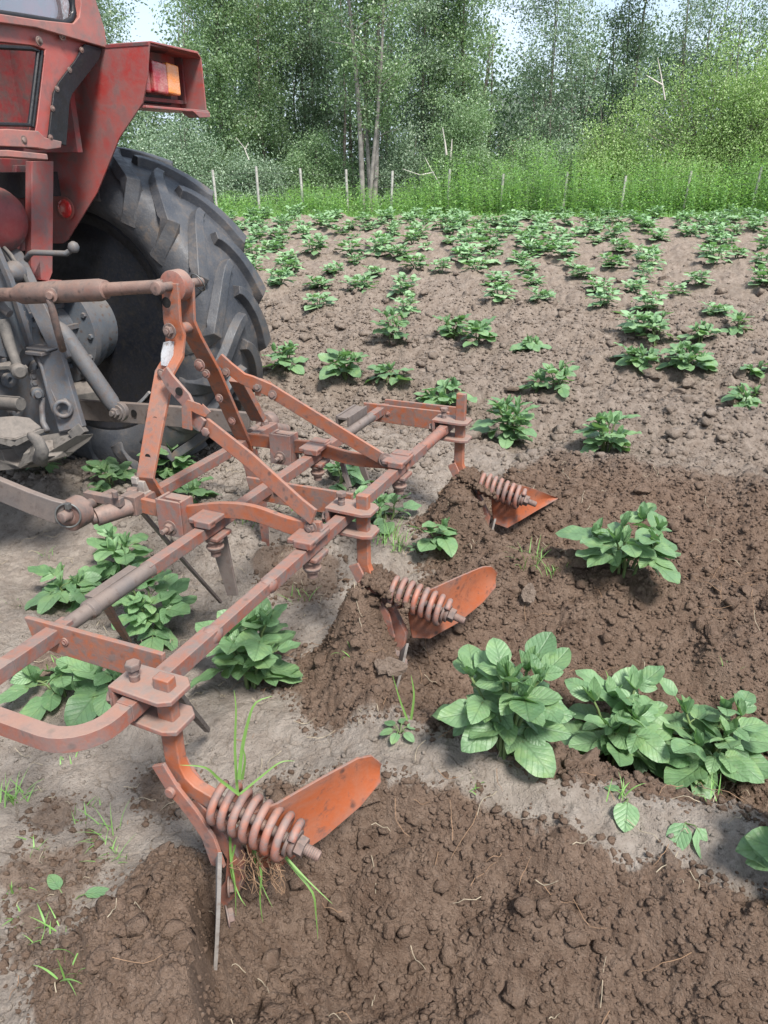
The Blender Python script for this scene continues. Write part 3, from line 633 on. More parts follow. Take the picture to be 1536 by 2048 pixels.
# ridging bodies: built once, then repeated
def tine_unit(ut, top_z, wz=0.0, wk=1.0, wk2=1.0):
    r = empty('ridging_body', (ut, -0.76, 0.0)); r.parent = cult
    r.location = W((ut, -0.76, 0.0)) - np.array(cult.location)
    def T(p): return (ut + p[0], -0.76 + p[1], p[2])
    m = MB()
    m.bar([T((0, 0, 0.585)), T((0, 0, 0.40)), T((0, 0, 0.355)), T((0, 0.012, 0.322)), T((0, 0.040, 0.296)), T((0, 0.085, 0.284))], 0.046, 0.026, (0, 1, 0.02)) if False else None
    m.sweep([T((0, 0, top_z)), T((0, 0, 0.40)), T((0, 0.001, 0.345)), T((0, 0.012, 0.315)), T((0, 0.034, 0.296)), T((0, 0.075, 0.284))], [(-0.011, -0.0165), (0.011, -0.0165), (0.011, 0.0165), (-0.011, 0.0165)], (0, 1, 0.02))
    sh = m.build('shank', 'orange', r, bev=0.003)
    # clamp: two thick plates embracing the toolbar, square bolt on top, side bolt
    m = MB(); zt = 0.502
    m.prism([T((-0.036, -0.088, zt)), T((0.038, -0.088, zt)), T((0.040, 0.018, zt)), T((0.024, 0.034, zt)), T((-0.028, 0.034, zt)), T((-0.040, 0.014, zt))], (0, 0, 0.011))
    m.prism([T((-0.036, -0.088, zt + 0.005)), T((-0.036, -0.088, zt - 0.060)), T((0.038, -0.088, zt - 0.060)), T((0.038, -0.088, zt + 0.005))], (0, 0.011, 0))
    m.prism([T((-0.034, -0.084, zt - 0.062)), T((0.036, -0.084, zt - 0.062)), T((0.040, 0.018, zt - 0.062)), T((0.024, 0.036, zt - 0.062)), T((-0.028, 0.036, zt - 0.062)), T((-0.038, 0.014, zt - 0.062))], (0, 0, 0.011))
    cl = m.build('clamp', 'clamp', r, bev=0.003)
    m = MB(); m.bolt(T((-0.004, -0.060, zt + 0.030)), (0, 0, 1), 0.0145, 0.012, washer=False); m.build('clamp_bolt', 'rust', cl); m = MB(); m.lathe(T((-0.004, -0.060, zt)), (0, 0, 1), [(0, 0.0095)] + [(0.004 + 0.0025 * i, 0.0095 if i % 2 else 0.0082) for i in range(12)], 14); m.build('bolt_thread', 'rust', cl); m = MB()
    m.bolt(T((-0.018, -0.094, zt - 0.030)), (-0.3, -1, 0), 0.015, 0.014); m.build('clamp_bolt', 'rust', cl)
    # pivot straps below the shank
    m = MB()
    for du in (-0.022, 0.022): m.bar([T((du, -0.010, 0.335)), T((du, 0.028, 0.290)), T((du, 0.070, 0.245)), T((du, 0.095, 0.190)), T((du, 0.085, 0.13))], 0.008, 0.030, (0, 1, 0.3)) if False else m.sweep([T((du, -0.020, 0.350)), T((du, 0.004, 0.305)), T((du, 0.040, 0.262)), T((du, 0.070, 0.215)), T((du, 0.085, 0.15))], [(-0.004, -0.015), (0.004, -0.015), (0.004, 0.015), (-0.004, 0.015)], (0, 1, 0.02))
    m.cyl(T((-0.034, 0.004, 0.300)), T((0.034, 0.004, 0.300)), 0.010)
    m.build('pivot_strap', 'coil', r, bev=0.0015)
    # lower arm carrying the share
    m = MB(); m.sweep([T((0, 0.03, 0.27)), T((0, 0.075, 0.225)), T((0, 0.110, 0.16)), T((0, 0.100, 0.09)), T((0, 0.06, 0.02)), T((0, 0.02, -0.03))], [(-0.010, -0.016), (0.010, -0.016), (0.010, 0.016), (-0.010, 0.016)], (0, 1, 0.02))
    la = m.build('share_arm', 'coil', r, bev=0.002)
    m = MB(); m.bolt(T((-0.095, 0.150, 0.135)), (0.7, 0.7, 0), 0.013, 0.012); m.bolt(T((-0.02, 0.10, 0.10)), (0.5, 0.85, 0), 0.013, 0.012); m.build('bolt', 'rust', la)
    # coil spring on its rod
    A_ = V3(T((0, 0.082, 0.288))); B_ = V3(T((0, 0.237, 0.250))); ax = nrm(B_ - A_); x = nrm(np.cross(ax, V3([0, 0, 1]))); y = np.cross(x, ax); R = 0.0355; wr = 0.0076; pts = []; nt_ = 7.2; npt = 190
    Lc = np.linalg.norm(B_ - A_)
    for i in range(npt):
        f = i / (npt - 1); th = 2 * math.pi * nt_ * f + 1.0; rr = R * (1 - 0.18 * max(0, (f - 0.94) / 0.06) - 0.12 * max(0, (0.05 - f) / 0.05))
        pts.append(A_ + ax * (Lc * (0.01 + 0.98 * f)) + x * rr * math.cos(th) + y * rr * math.sin(th))
    m = MB(); m.tube(pts, wr, 10, up=ax); sp = m.build('spring', 'coil', r, bev=0, smooth=True)
    m = MB(); m.cyl(A_ - ax * 0.05, B_ + ax * 0.03, 0.0095, 14)
    m.lathe(B_ - ax * 0.012, ax, [(0, 0.028), (0.006, 0.028), (0.0065, 0.02), (0.012, 0.024), (0.016, 0.024)], 20)
    m.lathe(B_ + ax * 0.005, ax, [(0, 0.0185), (0.015, 0.0185)], 6); m.lathe(B_ + ax * 0.021, ax, [(0, 0.0105)] + [(0.002 * i + 0.001, 0.0105 if i % 2 else 0.0090) for i in range(13)] + [(0.028, 0.008)], 16)
    m.build('spring_rod', 'rust', r, bev=0.0008)
    # mouldboards: thin curved plates sweeping back to either side
    def board(name, grid, th, mat='orange'):
        rows = len(grid); cols = len(grid[0]); mb = MB(); G = [[V3(T(p)) for p in row] for row in grid]
        nn = nrm(np.cross(G[0][-1] - G[0][0], G[-1][0] - G[0][0])) * th / 2; vs = []
        for sgn in (1, -1):
            for row in G:
                for q in row: vs.append(q + nn * sgn)
        fs = []; K = rows * cols
        for i in range(rows - 1):
            for j in range(cols - 1):
                a = i * cols + j; fs.append([a, a + 1, a + cols + 1, a + cols]); fs.append([K + a, K + a + cols, K + a + cols + 1, K + a + 1])
        edge = [i for i in range(cols)] + [i * cols + cols - 1 for i in range(1, rows)] + [(rows - 1) * cols + j for j in range(cols - 2, -1, -1)] + [i * cols for i in range(rows - 2, 0, -1)]
        for i in range(len(edge)): a = edge[i]; c = edge[(i + 1) % len(edge)]; fs.append([a, K + a, K + c, c])
        mb.add(vs, fs); return mb.build(name, mat, r, bev=0.001)
    top = [(0.0, 0.125, 0.262), (0.015, 0.195, 0.310), (0.10, 0.240, 0.312), (0.170, 0.277, 0.311), (0.192, 0.295, 0.305), (0.200, 0.312, 0.285)]
    bot = [(0.0, 0.140, 0.150), (0.015, 0.185, 0.150), (0.10, 0.238, 0.165), (0.160, 0.285, 0.205), (0.188, 0.298, 0.222), (0.200, 0.310, 0.240)]
    if wz < 0:
        top = [(0, .125, .262), (.015, .195, .300), (.07, .225, .296), (.13, .26, .285), (.19, .295, .270), (.235, .315, .262)]
        bot = [(0, .14, .14), (.015, .185, .13), (.07, .222, .165), (.13, .262, .205), (.19, .297, .238), (.236, .316, .257)]
    grid = []
    for k in range(5):
        f = k / 4; bow = 0.005 * math.sin(math.pi * f); grid.append([tuple((V3(a) * (1 - f) + V3(b_) * f + V3([bow, -bow, 0])) * V3([wk, 1, 1]) + V3([0, 0, wz * a[0] / .2])) for a, b_ in zip(top, bot)])
    fm = board('mouldboard', grid, 0.006)
    def nf(p): return (p[0], p[1], p[2])
    top = [(-0.028, 0.090, 0.180), (-0.060, 0.119, 0.228), (-0.092, 0.148, 0.280), (-0.124, 0.176, 0.329)]
    bot = [(-0.028, 0.057, -0.087), (-0.060, 0.082, -0.052), (-0.092, 0.108, -0.017), (-0.124, 0.133, 0.018)]
    grid = []
    for k in range(5):
        f = k / 4; bow = 0.004 * math.sin(math.pi * f); grid.append([tuple(V3(a) * (1 - f) + V3(b_) * f + V3([-bow, bow, 0])) for a, b_ in zip(top, bot)])
    if wk2 < 1: grid = [[tuple(V3(row[-1]) + (V3(q) - V3(row[-1])) * wk2 - V3([0, 0, 0.11 * (1 - k / 4) * (q[2] > 0)])) for q in row] for k, row in enumerate(grid)]
    nm = board('mouldboard', grid, 0.007, 'shiny')
    m = MB(); m.prism([T((0.0, -0.09, -0.05)), T((-0.10, 0.06, -0.03)), T((0.0, 0.06, -0.01)), T((0.10, 0.08, -0.03))], (0, 0, 0.010)); m.build('share', 'shiny', r, bev=0.002)
    return r
for ut_, tz_, wz_, wk_ in zip(TU, (0.530, 0.545, 0.600), (0, 0, -0.07), (1, 1, .97)): tine_unit(ut_, tz_, wz_, wk_, 1 if ut_ < 1 else 0.35)

# narrow hoe blades and rods hanging between the rows in front
def blade(name, mat, a, b_, w0, w1, th, wdir=(0, 1, 0)):
    strip(name, mat, [a, (V3(a) + V3(b_)) / 2, b_], [w0, (w0 + w1) / 2, w1], th, cult, wdir, bev=0.001)
blade('hoe_blade', 'darksteel', PU(430, 1050, 1.50), PU(466, 1190, 1.50), 0.060, 0.034, 0.008)
blade('hoe_blade', 'bar', PU(495, 900, 2.02), PU(522, 985, 2.02), 0.075, 0.055, 0.008); blade('hoe_blade', 'bar', PU(522, 985, 2.02), PU(534, 1115, 2.02), 0.04, 0.022, 0.008)
def rod(mat, a, b_, w_, th, c=None): strip('leaf_lifter', mat, [a, c if c is not None else (V3(a) + V3(b_)) / 2 + V3([0, 0, -0.004]), b_], [w_, w_, w_ * 0.75], th, cult, (0, 1, 0.3), bev=0.001)
rod('darksteel', PU(285, 1025, 1.46), PZ(442, 1205, 0.085), 0.013, 0.008)
rod('bar', PU(206, 1200, 1.10), PZ(258, 1285, 0.10), 0.018, 0.012)
rod('steel', PU(345, 1375, 0.86), PZ(415, 1460, 0.09), 0.016, 0.011)
rod('darksteel', PU(684, 925, 2.05), PU(700, 975, 2.02), 0.016, 0.010); rod('darksteel', PU(722, 925, 2.10), PU(735, 960, 2.10), 0.020, 0.010)
# near end fittings on the headstock bar and the lower link pins
def hitch(u_in, v_c, z_c, near, parent):
    s = -1 if near else 1
    m = MB(); uc = u_in
    # clevis block on the end of the crossbar and the slanted socket tube
    m.box((uc + 0.03 * s * -1, v_c + 0.0, z_c - 0.015), (0.035, 0.030, 0.022))
    return m
m = MB()
q0 = PU(262, 1012, 1.44); q1 = PU(192, 1035, 1.36)
m.tube([q1, (V3(q0) + V3(q1)) / 2, q0], 0.024, 16); m.tube([V3(q1) + (V3(q1) - V3(q0)) * 0.14, q1], 0.0165, 16)
m.box(V3(q0) + V3([0.01, 0, 0.004]), (0.020, 0.024, 0.027))
m.cyl(PU(232, 1002, 1.39) + V3([0, 0, 0.01]), PU(232, 1002, 1.39) + V3([0, 0, 0.028]), 0.008)
a_ = PU(180, 1004, 1.37); m.box((V3(a_) + V3(q0)) / 2 + V3([0.0, -0.02, 0.012]), (0.010, 0.060, 0.012))
m.build('hitch_socket', 'rust', cult, bev=0.002)
m = MB(); m.cyl(PU(133, 1031, 1.26), PU(225, 987, 1.52), 0.0145, 16); m.lathe(PU(135, 1030, 1.265), (-1, 0, 0), [(0, 0.0145), (0.02, 0.0145), (0.022, 0.012)], 16)
lp = m.build('lower_link_pin', 'rust', cult, bev=0.001)
ring(PU(136, 1031, 1.262), (-1.0, 0.5, 0.15), 0.030, 0.0026, 'wire', 'lynch_ring', lp)
m = MB(); c0 = PU(136, 1012, 1.262); m.box(c0, (0.006, 0.006, 0.008)); m.build('lynch_pin_head', 'wire', lp)
m = MB(); bp = V3(PU(265, 985, 1.50))
m.lathe(bp + V3([0, 0, -0.028]), (0, 0, 1), [(0, 0.025), (0.006, 0.027), (0.010, 0.018), (0.022, 0.015)], 18); m.bolt(bp + V3([0, 0, -0.006]), (0, 0, 1), 0.017, 0.018, washer=False)
m.box(bp + V3([0.02, 0.006, -0.036]), (0.035, 0.032, 0.010)); m.build('headstock_clamp', 'rust', cult, bev=0.002)
m = MB(); g0 = V3(PU(283, 972, 1.53)); m.box(g0, (0.014, 0.020, 0.020)); m.box(g0 + V3([-0.01, -0.008, 0.020]), (0.008, 0.010, 0.010)); m.box(g0 + V3([0.004, 0.012, -0.022]), (0.022, 0.014, 0.012)); m.build('welded_nut', 'shiny', cult, bev=0.002)
# far end
m = MB(); f0 = V3(PU(531, 868, 2.17))
m.cyl(PU(500, 865, 2.10), PU(545, 838, 2.32), 0.014); m.box(f0, (0.030, 0.026, 0.024)); m.lathe(f0 + V3([0, 0, 0.02]), (0, 0, 1), [(0, 0.024), (0.008, 0.024), (0.010, 0.014), (0.02, 0.014)], 16); m.bolt(f0 + V3([0, 0, 0.036]), (0, 0, 1), 0.015, 0.014, washer=False)
m.tube([PU(540, 856, 2.22), PU(572, 860, 2.30)], 0.022, 14); m.build('hitch_socket', 'rust', cult, bev=0.002)

# ------------------------------------------------------------------ tractor
trac = empty('tractor', (1.72, -2.6, 0.0), 'old faded red tractor with a tall worn rear tyre', 'tractor')
# rear wheel: axle along u
UC, VC, ZC, R0, HW = 2.60, -2.37, 0.705, 0.665, 0.190
wheel = empty('rear_wheel', (UC, VC, ZC)); wheel.parent = trac; wheel.location = W((UC, VC, ZC)) - np.array(trac.location)
def wheelpt(du, th, r): return (UC + du, VC + r * math.cos(th), ZC + r * math.sin(th))
def tread_r(du):                                            # carcass radius across the width
    x = abs(du) / HW
    return R0 - 0.030 - 0.018 * x ** 2 - 0.05 * max(0, x - 0.86) / 0.14
prof = [(-HW * 0.80, 0.435), (-HW * 0.90, 0.445), (-HW * 1.02, 0.485), (-HW * 1.06, 0.525), (-HW * 1.03, 0.57), (-HW * 0.95, 0.605)]
prof = prof + [(x * HW, tread_r(x * HW)) for x in (-0.86, -0.6, -0.3, 0, 0.3, 0.6, 0.86)] + [(-a, b_) for a, b_ in prof[::-1]]
m = MB(); NT = 96; vs = []; fs = []
for i in range(NT):
    th = 2 * math.pi * i / NT
    for d, r_ in prof: vs.append(wheelpt(d, th, r_))
K = len(prof)
for i in range(NT):
    for j in range(K): fs.append([i * K + j, i * K + (j + 1) % K, ((i + 1) % NT) * K + (j + 1) % K, ((i + 1) % NT) * K + j])
m.add(vs, fs)
tyre = m.build('tyre', 'rubber', wheel, bev=0, smooth=True)
m = MB(); NL = 19; rg = random.Random(4)
for side in (-1, 1):
    for k in range(NL):
        th0 = 2 * math.pi * (k + (0.5 if side > 0 else 0)) / NL + rg.uniform(-.01, .01)
        P = []; n = 15
        for i in range(n):
            f = i / (n - 1); du = side * HW * (-0.04 + 1.04 * min(1, f / 0.74)); rr = tread_r(min(abs(du), HW * 0.86)) + 0.030
            swp = 0.40 * (1 - min(1, f / 0.74) ** 1.6)
            if f > 0.74:
                q = (f - 0.74) / 0.26; rr = R0 - 0.040 - 0.125 * q; du = side * HW * (1.0 + 0.085 * math.sin(q * 2.2)); swp = -0.085 * q
            hgt = 0.034 if f < 0.74 else 0.034 * (1 - q) + 0.006
            wd = 0.018 + 0.012 * min(1, f / 0.74)
            P.append((du, th0 + swp, rr, hgt, wd, f))
        vs = []; rings = []
        for i, (du, th, rr, hg, wd, f) in enumerate(P):
            c = V3(wheelpt(du, th, rr)); a = V3(wheelpt(*P[max(i - 1, 0)][:3])); b_ = V3(wheelpt(*P[min(i + 1, n - 1)][:3])); t = nrm(b_ - a)
            rad = nrm(V3([0, math.cos(th), math.sin(th)])); outn = rad if f <= 0.70 else nrm(rad * (1 - (f - .7) / .3 * 0.9) + V3([side, 0, 0]) * ((f - .7) / .3) * 1.6)
            outn = nrm(outn - t * (outn @ t)); sdv = np.cross(t, outn)
            vs += [c - sdv * wd * 1.35 - outn * hg, c - sdv * wd * 0.85, c + sdv * wd * 0.85, c + sdv * wd * 1.35 - outn * hg]
        fs = []
        for i in range(n - 1):
            for j in range(4): fs.append([i * 4 + j, i * 4 + (j + 1) % 4, i * 4 + 4 + (j + 1) % 4, i * 4 + 4 + j])
        fs += [[3, 2, 1, 0], [4 * n - 4, 4 * n - 3, 4 * n - 2, 4 * n - 1]]
        m.add(vs, fs)
m.build('tread', 'rubber', wheel, bev=0.009)
m = MB(); m.lathe((UC, VC, ZC), (1, 0, 0), [(-HW * 0.80, 0.435), (-HW * 0.84, 0.455), (-HW * 0.90, 0.455), (-HW * 0.90, 0.435), (-HW * 0.78, 0.385), (-HW * 0.55, 0.37), (0.0, 0.36), (HW * 0.35, 0.35), (HW * 0.45, 0.34), (HW * 0.50, 0.15), (HW * 0.5, 0.001), (HW * 0.56, 0.001), (HW * 0.56, 0.15), (HW * 0.52, 0.35), (HW * 0.55, 0.375), (HW * 0.8, 0.385), (HW * 0.9, 0.425), (HW * 0.8, 0.425), (HW * 0.5, 0.39), (0.0, 0.38), (-HW * 0.5, 0.39)], 64)
rim = m.build('rim', 'rimshade', wheel, bev=0, smooth=False)
m = MB()
for k in range(8):
    th = 2 * math.pi * k / 8 + 0.2; m.bolt((UC + HW * 0.49, VC + 0.11 * math.cos(th), ZC + 0.11 * math.sin(th)), (-1, 0, 0), 0.016, 0.014)
m.build('wheel_nut', 'rimshade', rim)
m = MB(); m.sweep([wheelpt(-HW * 0.60, t, 0.372) for t in np.linspace(-2.45, -0.75, 22)], [(-0.006, -0.05), (0.006, -0.05), (0.004, 0.055), (-0.004, 0.055)], (1, 0, 0)); m.build('rim_ring', 'rimlight', rim, bev=0.001)
# axle
m = MB(); m.lathe((1.95, VC, ZC), (1, 0, 0), [(0, 0.19), (0.06, 0.185), (0.10, 0.15), (0.30, 0.125), (0.315, 0.20), (0.345, 0.20), (0.35, 0.175), (0.42, 0.172), (0.44, 0.15), (0.52, 0.148), (0.53, 0.17), (0.56, 0.17), (0.565, 0.12), (0.70, 0.11)], 36)
for k in range(14):
    th = 2 * math.pi * k / 14; m.bolt((2.262, VC + 0.183 * math.cos(th), ZC + 0.183 * math.sin(th)), (-1, 0, 0), 0.011, 0.010, washer=False)
for k in range(9):
    th = 2 * math.pi * k / 9 + 0.3; m.box((2.15, VC + 0.135 * math.cos(th), ZC + 0.135 * math.sin(th)), (0.11, 0.009, 0.009))
m.build('axle_housing', 'greyiron', trac, bev=0.002)
m = MB(); m.box((2.12, VC + 0.05, ZC + 0.165), (0.13, 0.10, 0.008)); m.box((2.14, VC + 0.10, ZC + 0.19), (0.09, 0.05, 0.015)); m.build('axle_bracket', 'greydust', trac, bev=0.003)
# transmission
m = MB(); m.prism([(1.44, -2.10, 0.42), (1.98, -2.10, 0.42), (2.00, -2.10, 0.62), (1.97, -2.10, 0.90), (1.86, -2.10, 1.0), (1.56, -2.10, 1.0), (1.44, -2.10, 0.86)], (0, 0.02, 0))
m.prism([(1.46, -2.6, 0.44), (1.97, -2.6, 0.44), (1.985, -2.6, 0.62), (1.95, -2.6, 0.88), (1.84, -2.6, 0.98), (1.57, -2.6, 0.98), (1.46, -2.6, 0.84)], (0, 0.96, 0))
gb = m.build('transmission', 'greyiron', trac, bev=0.006)
m = MB()
for x, y in ((92, 662), (30, 820), (15, 760), (70, 735), (10, 690), (62, 640)): p_ = PV(x, y, -2.085); m.lathe(p_, (0, 1, 0), [(0, 0.026), (0.012, 0.024), (0.013, 0.010), (0.002, 0.009)], 18)
for x, y in ((105, 740), (112, 790), (60, 700), (30, 710), (8, 850)): m.bolt(PV(x, y, -2.09), (0, 1, 0), 0.012, 0.012)
m.build('casting_boss', 'greyiron', gb, bev=0.001)
m = MB(); m.lathe(PV(2, 655, -2.08), (0, 1, 0), [(0, 0.115), (0.012, 0.112), (0.018, 0.095), (0.024, 0.09), (0.026, 0.02)], 40)
for k in range(22): th = 2 * math.pi * k / 22; c_ = V3(PV(2, 655, -2.06)); m.box(c_ + V3([0.10 * math.cos(th), 0, 0.10 * math.sin(th)]), (0.006, 0.006, 0.006))
m.build('bearing_cover', 'greyiron', gb, bev=0.001)
# top link
def pxtube(pts, r, mat, name, par=trac, n=14, bev=0.0):
    m = MB(); m.tube([PU(*p) for p in pts], r, n); return m.build(name, mat, par, bev=bev, smooth=True)
UT = 1.74
m = MB(); m.tube([PU(-60, 590, UT + .01), PU(28, 589, UT), PU(34, 588.5, UT), PU(45, 587, UT), PU(200, 580, UT), PU(212, 579, UT), PU(214, 579, UT), PU(262, 576, UT), PU(330, 572, UT - .01)], [0.020, 0.020, 0.022, 0.031, 0.031, 0.026, 0.019, 0.018, 0.0175], 20)
tl = m.build('top_link', 'rust', trac, bev=0.001, smooth=True)
m = MB(); ce = V3((1.748, VH, pz[2])); m.lathe(ce - V3([0.022, 0, 0]), (1, 0, 0), [(0, 0.030), (0.004, 0.042), (0.040, 0.042), (0.044, 0.030)], 28); m.tube([PU(318, 573, UT), ce + V3([0, -0.03, 0])], 0.020, 14); m.build('ball_end', 'clamp', tl, bev=0.001)
pxtube([(100, 588, UT - .03), (100, 600, UT - .035), (106, 625, UT - .03), (116, 665, UT - .01), (126, 700, UT + .02)], 0.011, 'rust', 'link_handle', tl)
m = MB(); m.lathe(PU(104, 590, UT - .03), (-1, 0.2, 0), [(0, 0.021), (0.006, 0.021), (0.008, 0.012), (0.016, 0.011)], 16); m.build('link_knob', 'rust', tl)
# lower links
def flatlink(pts, h, th, mat, name):
    m = MB(); m.sweep([PU(*p) for p in pts], [(-th / 2, -h / 2), (th / 2, -h / 2), (th / 2, h / 2), (-th / 2, h / 2)], (0, 0, 1)); return m.build(name, mat, trac, bev=0.003)
ll = flatlink([(-40, 962, 1.235), (0, 978, 1.24), (60, 1003, 1.25), (105, 1020, 1.258), (128, 1026, 1.27)], 0.062, 0.018, 'steel', 'lower_link')
m = MB(); bc = V3(PU(150, 1026, 1.30)); m.lathe(bc - V3([0.026, 0, 0]), (1, 0, 0), [(0, 0.026), (0.003, 0.040), (0.050, 0.040), (0.053, 0.026)], 28); m.lathe(bc - V3([0.036, 0, 0]), (1, 0, 0), [(0, 0.018), (0.01, 0.027), (0.062, 0.027), (0.072, 0.018)], 24); m.build('ball_end', 'rust', ll, bev=0.002)
fl = flatlink([(100, 812, 2.12), (150, 818, 2.13), (300, 828, 2.17), (420, 838, 2.20), (500, 846, 2.22)], 0.078, 0.02, 'steel', 'lower_link')
holes(fl, [PU(268, 826, 2.148), PU(375, 836, 2.172)], (-1, 0, 0), 0.012)
m = MB(); bc = V3(PU(535, 845, 2.26)); m.lathe(bc - V3([0.022, 0, 0]), (1, 0, 0), [(0, 0.024), (0.003, 0.038), (0.042, 0.038), (0.045, 0.024)], 26); m.build('ball_end', 'rust', fl, bev=0.002); m = MB(); m.bolt(PU(302, 828, 2.148), (-1, 0, 0), 0.016, 0.012); m.build('link_bolt', 'rust', fl)
# lift rod and its lower bolt
m = MB(); m.tube([PU(62, 590, 2.02), PU(118, 655, 2.05)], 0.017, 14); m.tube([PU(112, 650, 2.05), PU(122, 660, 2.05), PU(131, 672, 2.055), PU(222, 803, 2.09), PU(232, 818, 2.095)], [0.020, 0.027, 0.030, 0.030, 0.024], 18)
lr = m.build('lift_rod', 'greyiron', trac, bev=0.001, smooth=True)
m = MB(); p_ = V3(PU(235, 824, 2.085)); m.lathe(p_, (-1, 0.1, 0.1), [(-0.02, 0.036), (0.002, 0.036), (0.004, 0.026), (0.008, 0.026)], 24); m.bolt(p_ + V3([-0.008, 0, 0]), (-1, 0.1, 0.1), 0.019, 0.018, shaft=0.012); m.build('bolt', 'steel', lr)
# pickup frame: slanting channel from the lift housing down to the hitch hook
m = MB()
a0 = V3(PU(58, 575, 1.86)); a1 = V3(PU(128, 720, 1.84)); a2 = V3(PU(165, 850, 1.80))
m.bar([a0, a1], 0.020, 0.052, (0.3, 1, 0)); m.bar([V3(PU(100, 705, 1.82)), V3(PU(146, 858, 1.79))], 0.028, 0.085, (0.3, 1, 0))
m.box(PU(88, 702, 1.82), (0.045, 0.035, 0.006)); m.box(PU(88, 702, 1.82) + V3([0, 0, 0.010]), (0.030, 0.045, 0.004))
m.build('hitch_frame', 'greyiron', trac, bev=0.003)
m = MB(); m.bar([PU(150, 855, 1.79), PU(163, 872, 1.79)], 0.03, 0.05, (0.3, 1, 0)); m.build('hitch_slider', 'greydust', trac, bev=0.002)
def beam_plate(name, pts, th, mat, z=0.0):
    m = MB(); m.prism([PU(*p) for p in pts], th); return m.build(name, mat, trac, bev=0.004)
hk = beam_plate('pickup_hitch', [(-20, 905, 1.66), (22, 897, 1.68), (30, 918, 1.66), (56, 928, 1.64), (66, 905, 1.66), (88, 880, 1.72), (92, 915, 1.66), (110, 905, 1.70), (172, 868, 1.78), (160, 884, 1.78), (120, 915, 1.72), (60, 935, 1.66), (-20, 943, 1.62)], (0.06, 0.02, -0.01), 'greydust')
beam_plate('hitch_shelf', [(-25, 838, 1.64), (30, 836, 1.68), (60, 838, 1.72), (84, 857, 1.72), (30, 884, 1.62), (-25, 880, 1.58)], (0.0, 0.0, 0.012), 'greydust')
beam_plate('hitch_shelf', [(-25, 868, 1.60), (28, 880, 1.60), (84, 857, 1.70), (84, 866, 1.70), (28, 891, 1.60), (-25, 880, 1.60)], (0.012, 0.012, 0), 'greydust')
beam_plate('hitch_tray', [(-25, 900, 1.64), (95, 875, 1.76), (150, 866, 1.80), (165, 876, 1.79), (110, 912, 1.72), (20, 935, 1.66), (-25, 935, 1.64)], (0.0, 0.0, 0.02), 'greydust')
m = MB(); m.sweep([PU(80, 925, 1.60), PU(84, 900, 1.60), (PU(76, 882, 1.60)), PU(64, 873, 1.60), PU(58, 872, 1.60)], [(0.022 * math.cos(t), 0.016 * math.sin(t)) for t in np.linspace(0, 2 * math.pi, 13)[:-1]], (1, 0, 0.1), scale=[1.1, 1.05, 1.0, 0.8, 0.5]); m.build('hitch_hook', 'greydust', trac, bev=0, smooth=True)
pxtube([(70, 700, 1.80), (84, 735, 1.79), (98, 790, 1.785), (106, 818, 1.78), (114, 832, 1.78), (128, 835, 1.78), (139, 826, 1.78), (140, 812, 1.78), (130, 800, 1.78), (116, 808, 1.785), (104, 780, 1.79), (86, 744, 1.80), (66, 704, 1.81)], 0.0065, 'greyiron', 'release_rod', n=10)
ring(PU(126, 818, 1.77), (-1, 0.8, 0.1), 0.024, 0.007, 'greyiron', 'rod_eye', trac)
m = MB(); m.box(PU(80, 762, 1.84), (0.020, 0.012, 0.038)); p_ = V3(PU(74, 785, 1.82)); m.lathe(p_, (-0.6, 0.8, 0), [(0, 0.022), (0.02, 0.02), (0.022, 0.012), (0.035, 0.011)], 16); m.bolt(PU(70, 765, 1.82), (-0.6, 0.8, 0), 0.01, 0.01); m.bolt(PU(68, 752, 1.82), (-0.6, 0.8, 0), 0.009, 0.008); m.build('latch_block', 'greyiron', trac, bev=0.002)
pxtube([(84, 795, 1.82), (84, 825, 1.82), (86, 845, 1.80), (95, 862, 1.78)], 0.010, 'greyiron', 'latch_lever')
m = MB(); c0 = V3(PU(-30, 803, 1.70)); c1 = V3(PU(42, 808, 1.70)); m.tube([c0, c1], 0.021, 16)
for k in range(6): th = k * math.pi / 3; x_ = V3([math.sin(th) * .7, 0, math.cos(th)]) * 0.021; m.bar([c0 + x_, c1 + x_], 0.007, 0.006)
m.build('power_shaft', 'greydust', trac, bev=0.001)
m = MB(); m.bar([PU(-20, 735, 1.70), PU(20, 730, 1.72), PU(38, 745, 1.74), PU(46, 735, 1.74)], 0.014, 0.035, (1, 0, 0)); m.tube([PU(5, 640, 1.76), PU(20, 690, 1.75), PU(36, 735, 1.73)], [0.02, 0.017, 0.014], 12); m.lathe(PU(38, 742, 1.70), (-0.5, 0.8, 0), [(-.02, 0.022), (0.01, 0.024), (0.02, 0.016)], 16); m.build('rocker_arm', 'greydust', trac, bev=0.002)
m = MB(); m.bar([PU(-15, 480, 1.80), PU(20, 560, 1.80), PU(60, 690, 1.82)], 0.02, 0.018, (1, 0, 0)); m.tube([PU(-15, 590, 1.76), PU(10, 620, 1.76), PU(20, 628, 1.76)], 0.014, 12); m.build('lift_arm', 'greyiron', trac, bev=0.002)
pxtube([(0, 545, 1.84), (22, 600, 1.84), (40, 660, 1.85), (58, 690, 1.85)], 0.008, 'greyiron', 'control_rod', n=10)
for k, (dx, dy) in enumerate(((0, 0), (7, 4), (14, 10), (-6, -2))):
    pxtube([(-20 + dx, 470 + dy, 1.9), (8 + dx, 500 + dy, 1.9), (30 + dx, 532 + dy, 1.9), (44 + dx, 562 + dy, 1.9), (48 + dx, 590 + dy, 1.92)], 0.0065 + 0.001 * (k % 2), 'black' if k % 2 else 'greydust', 'hydraulic_hose', n=8)
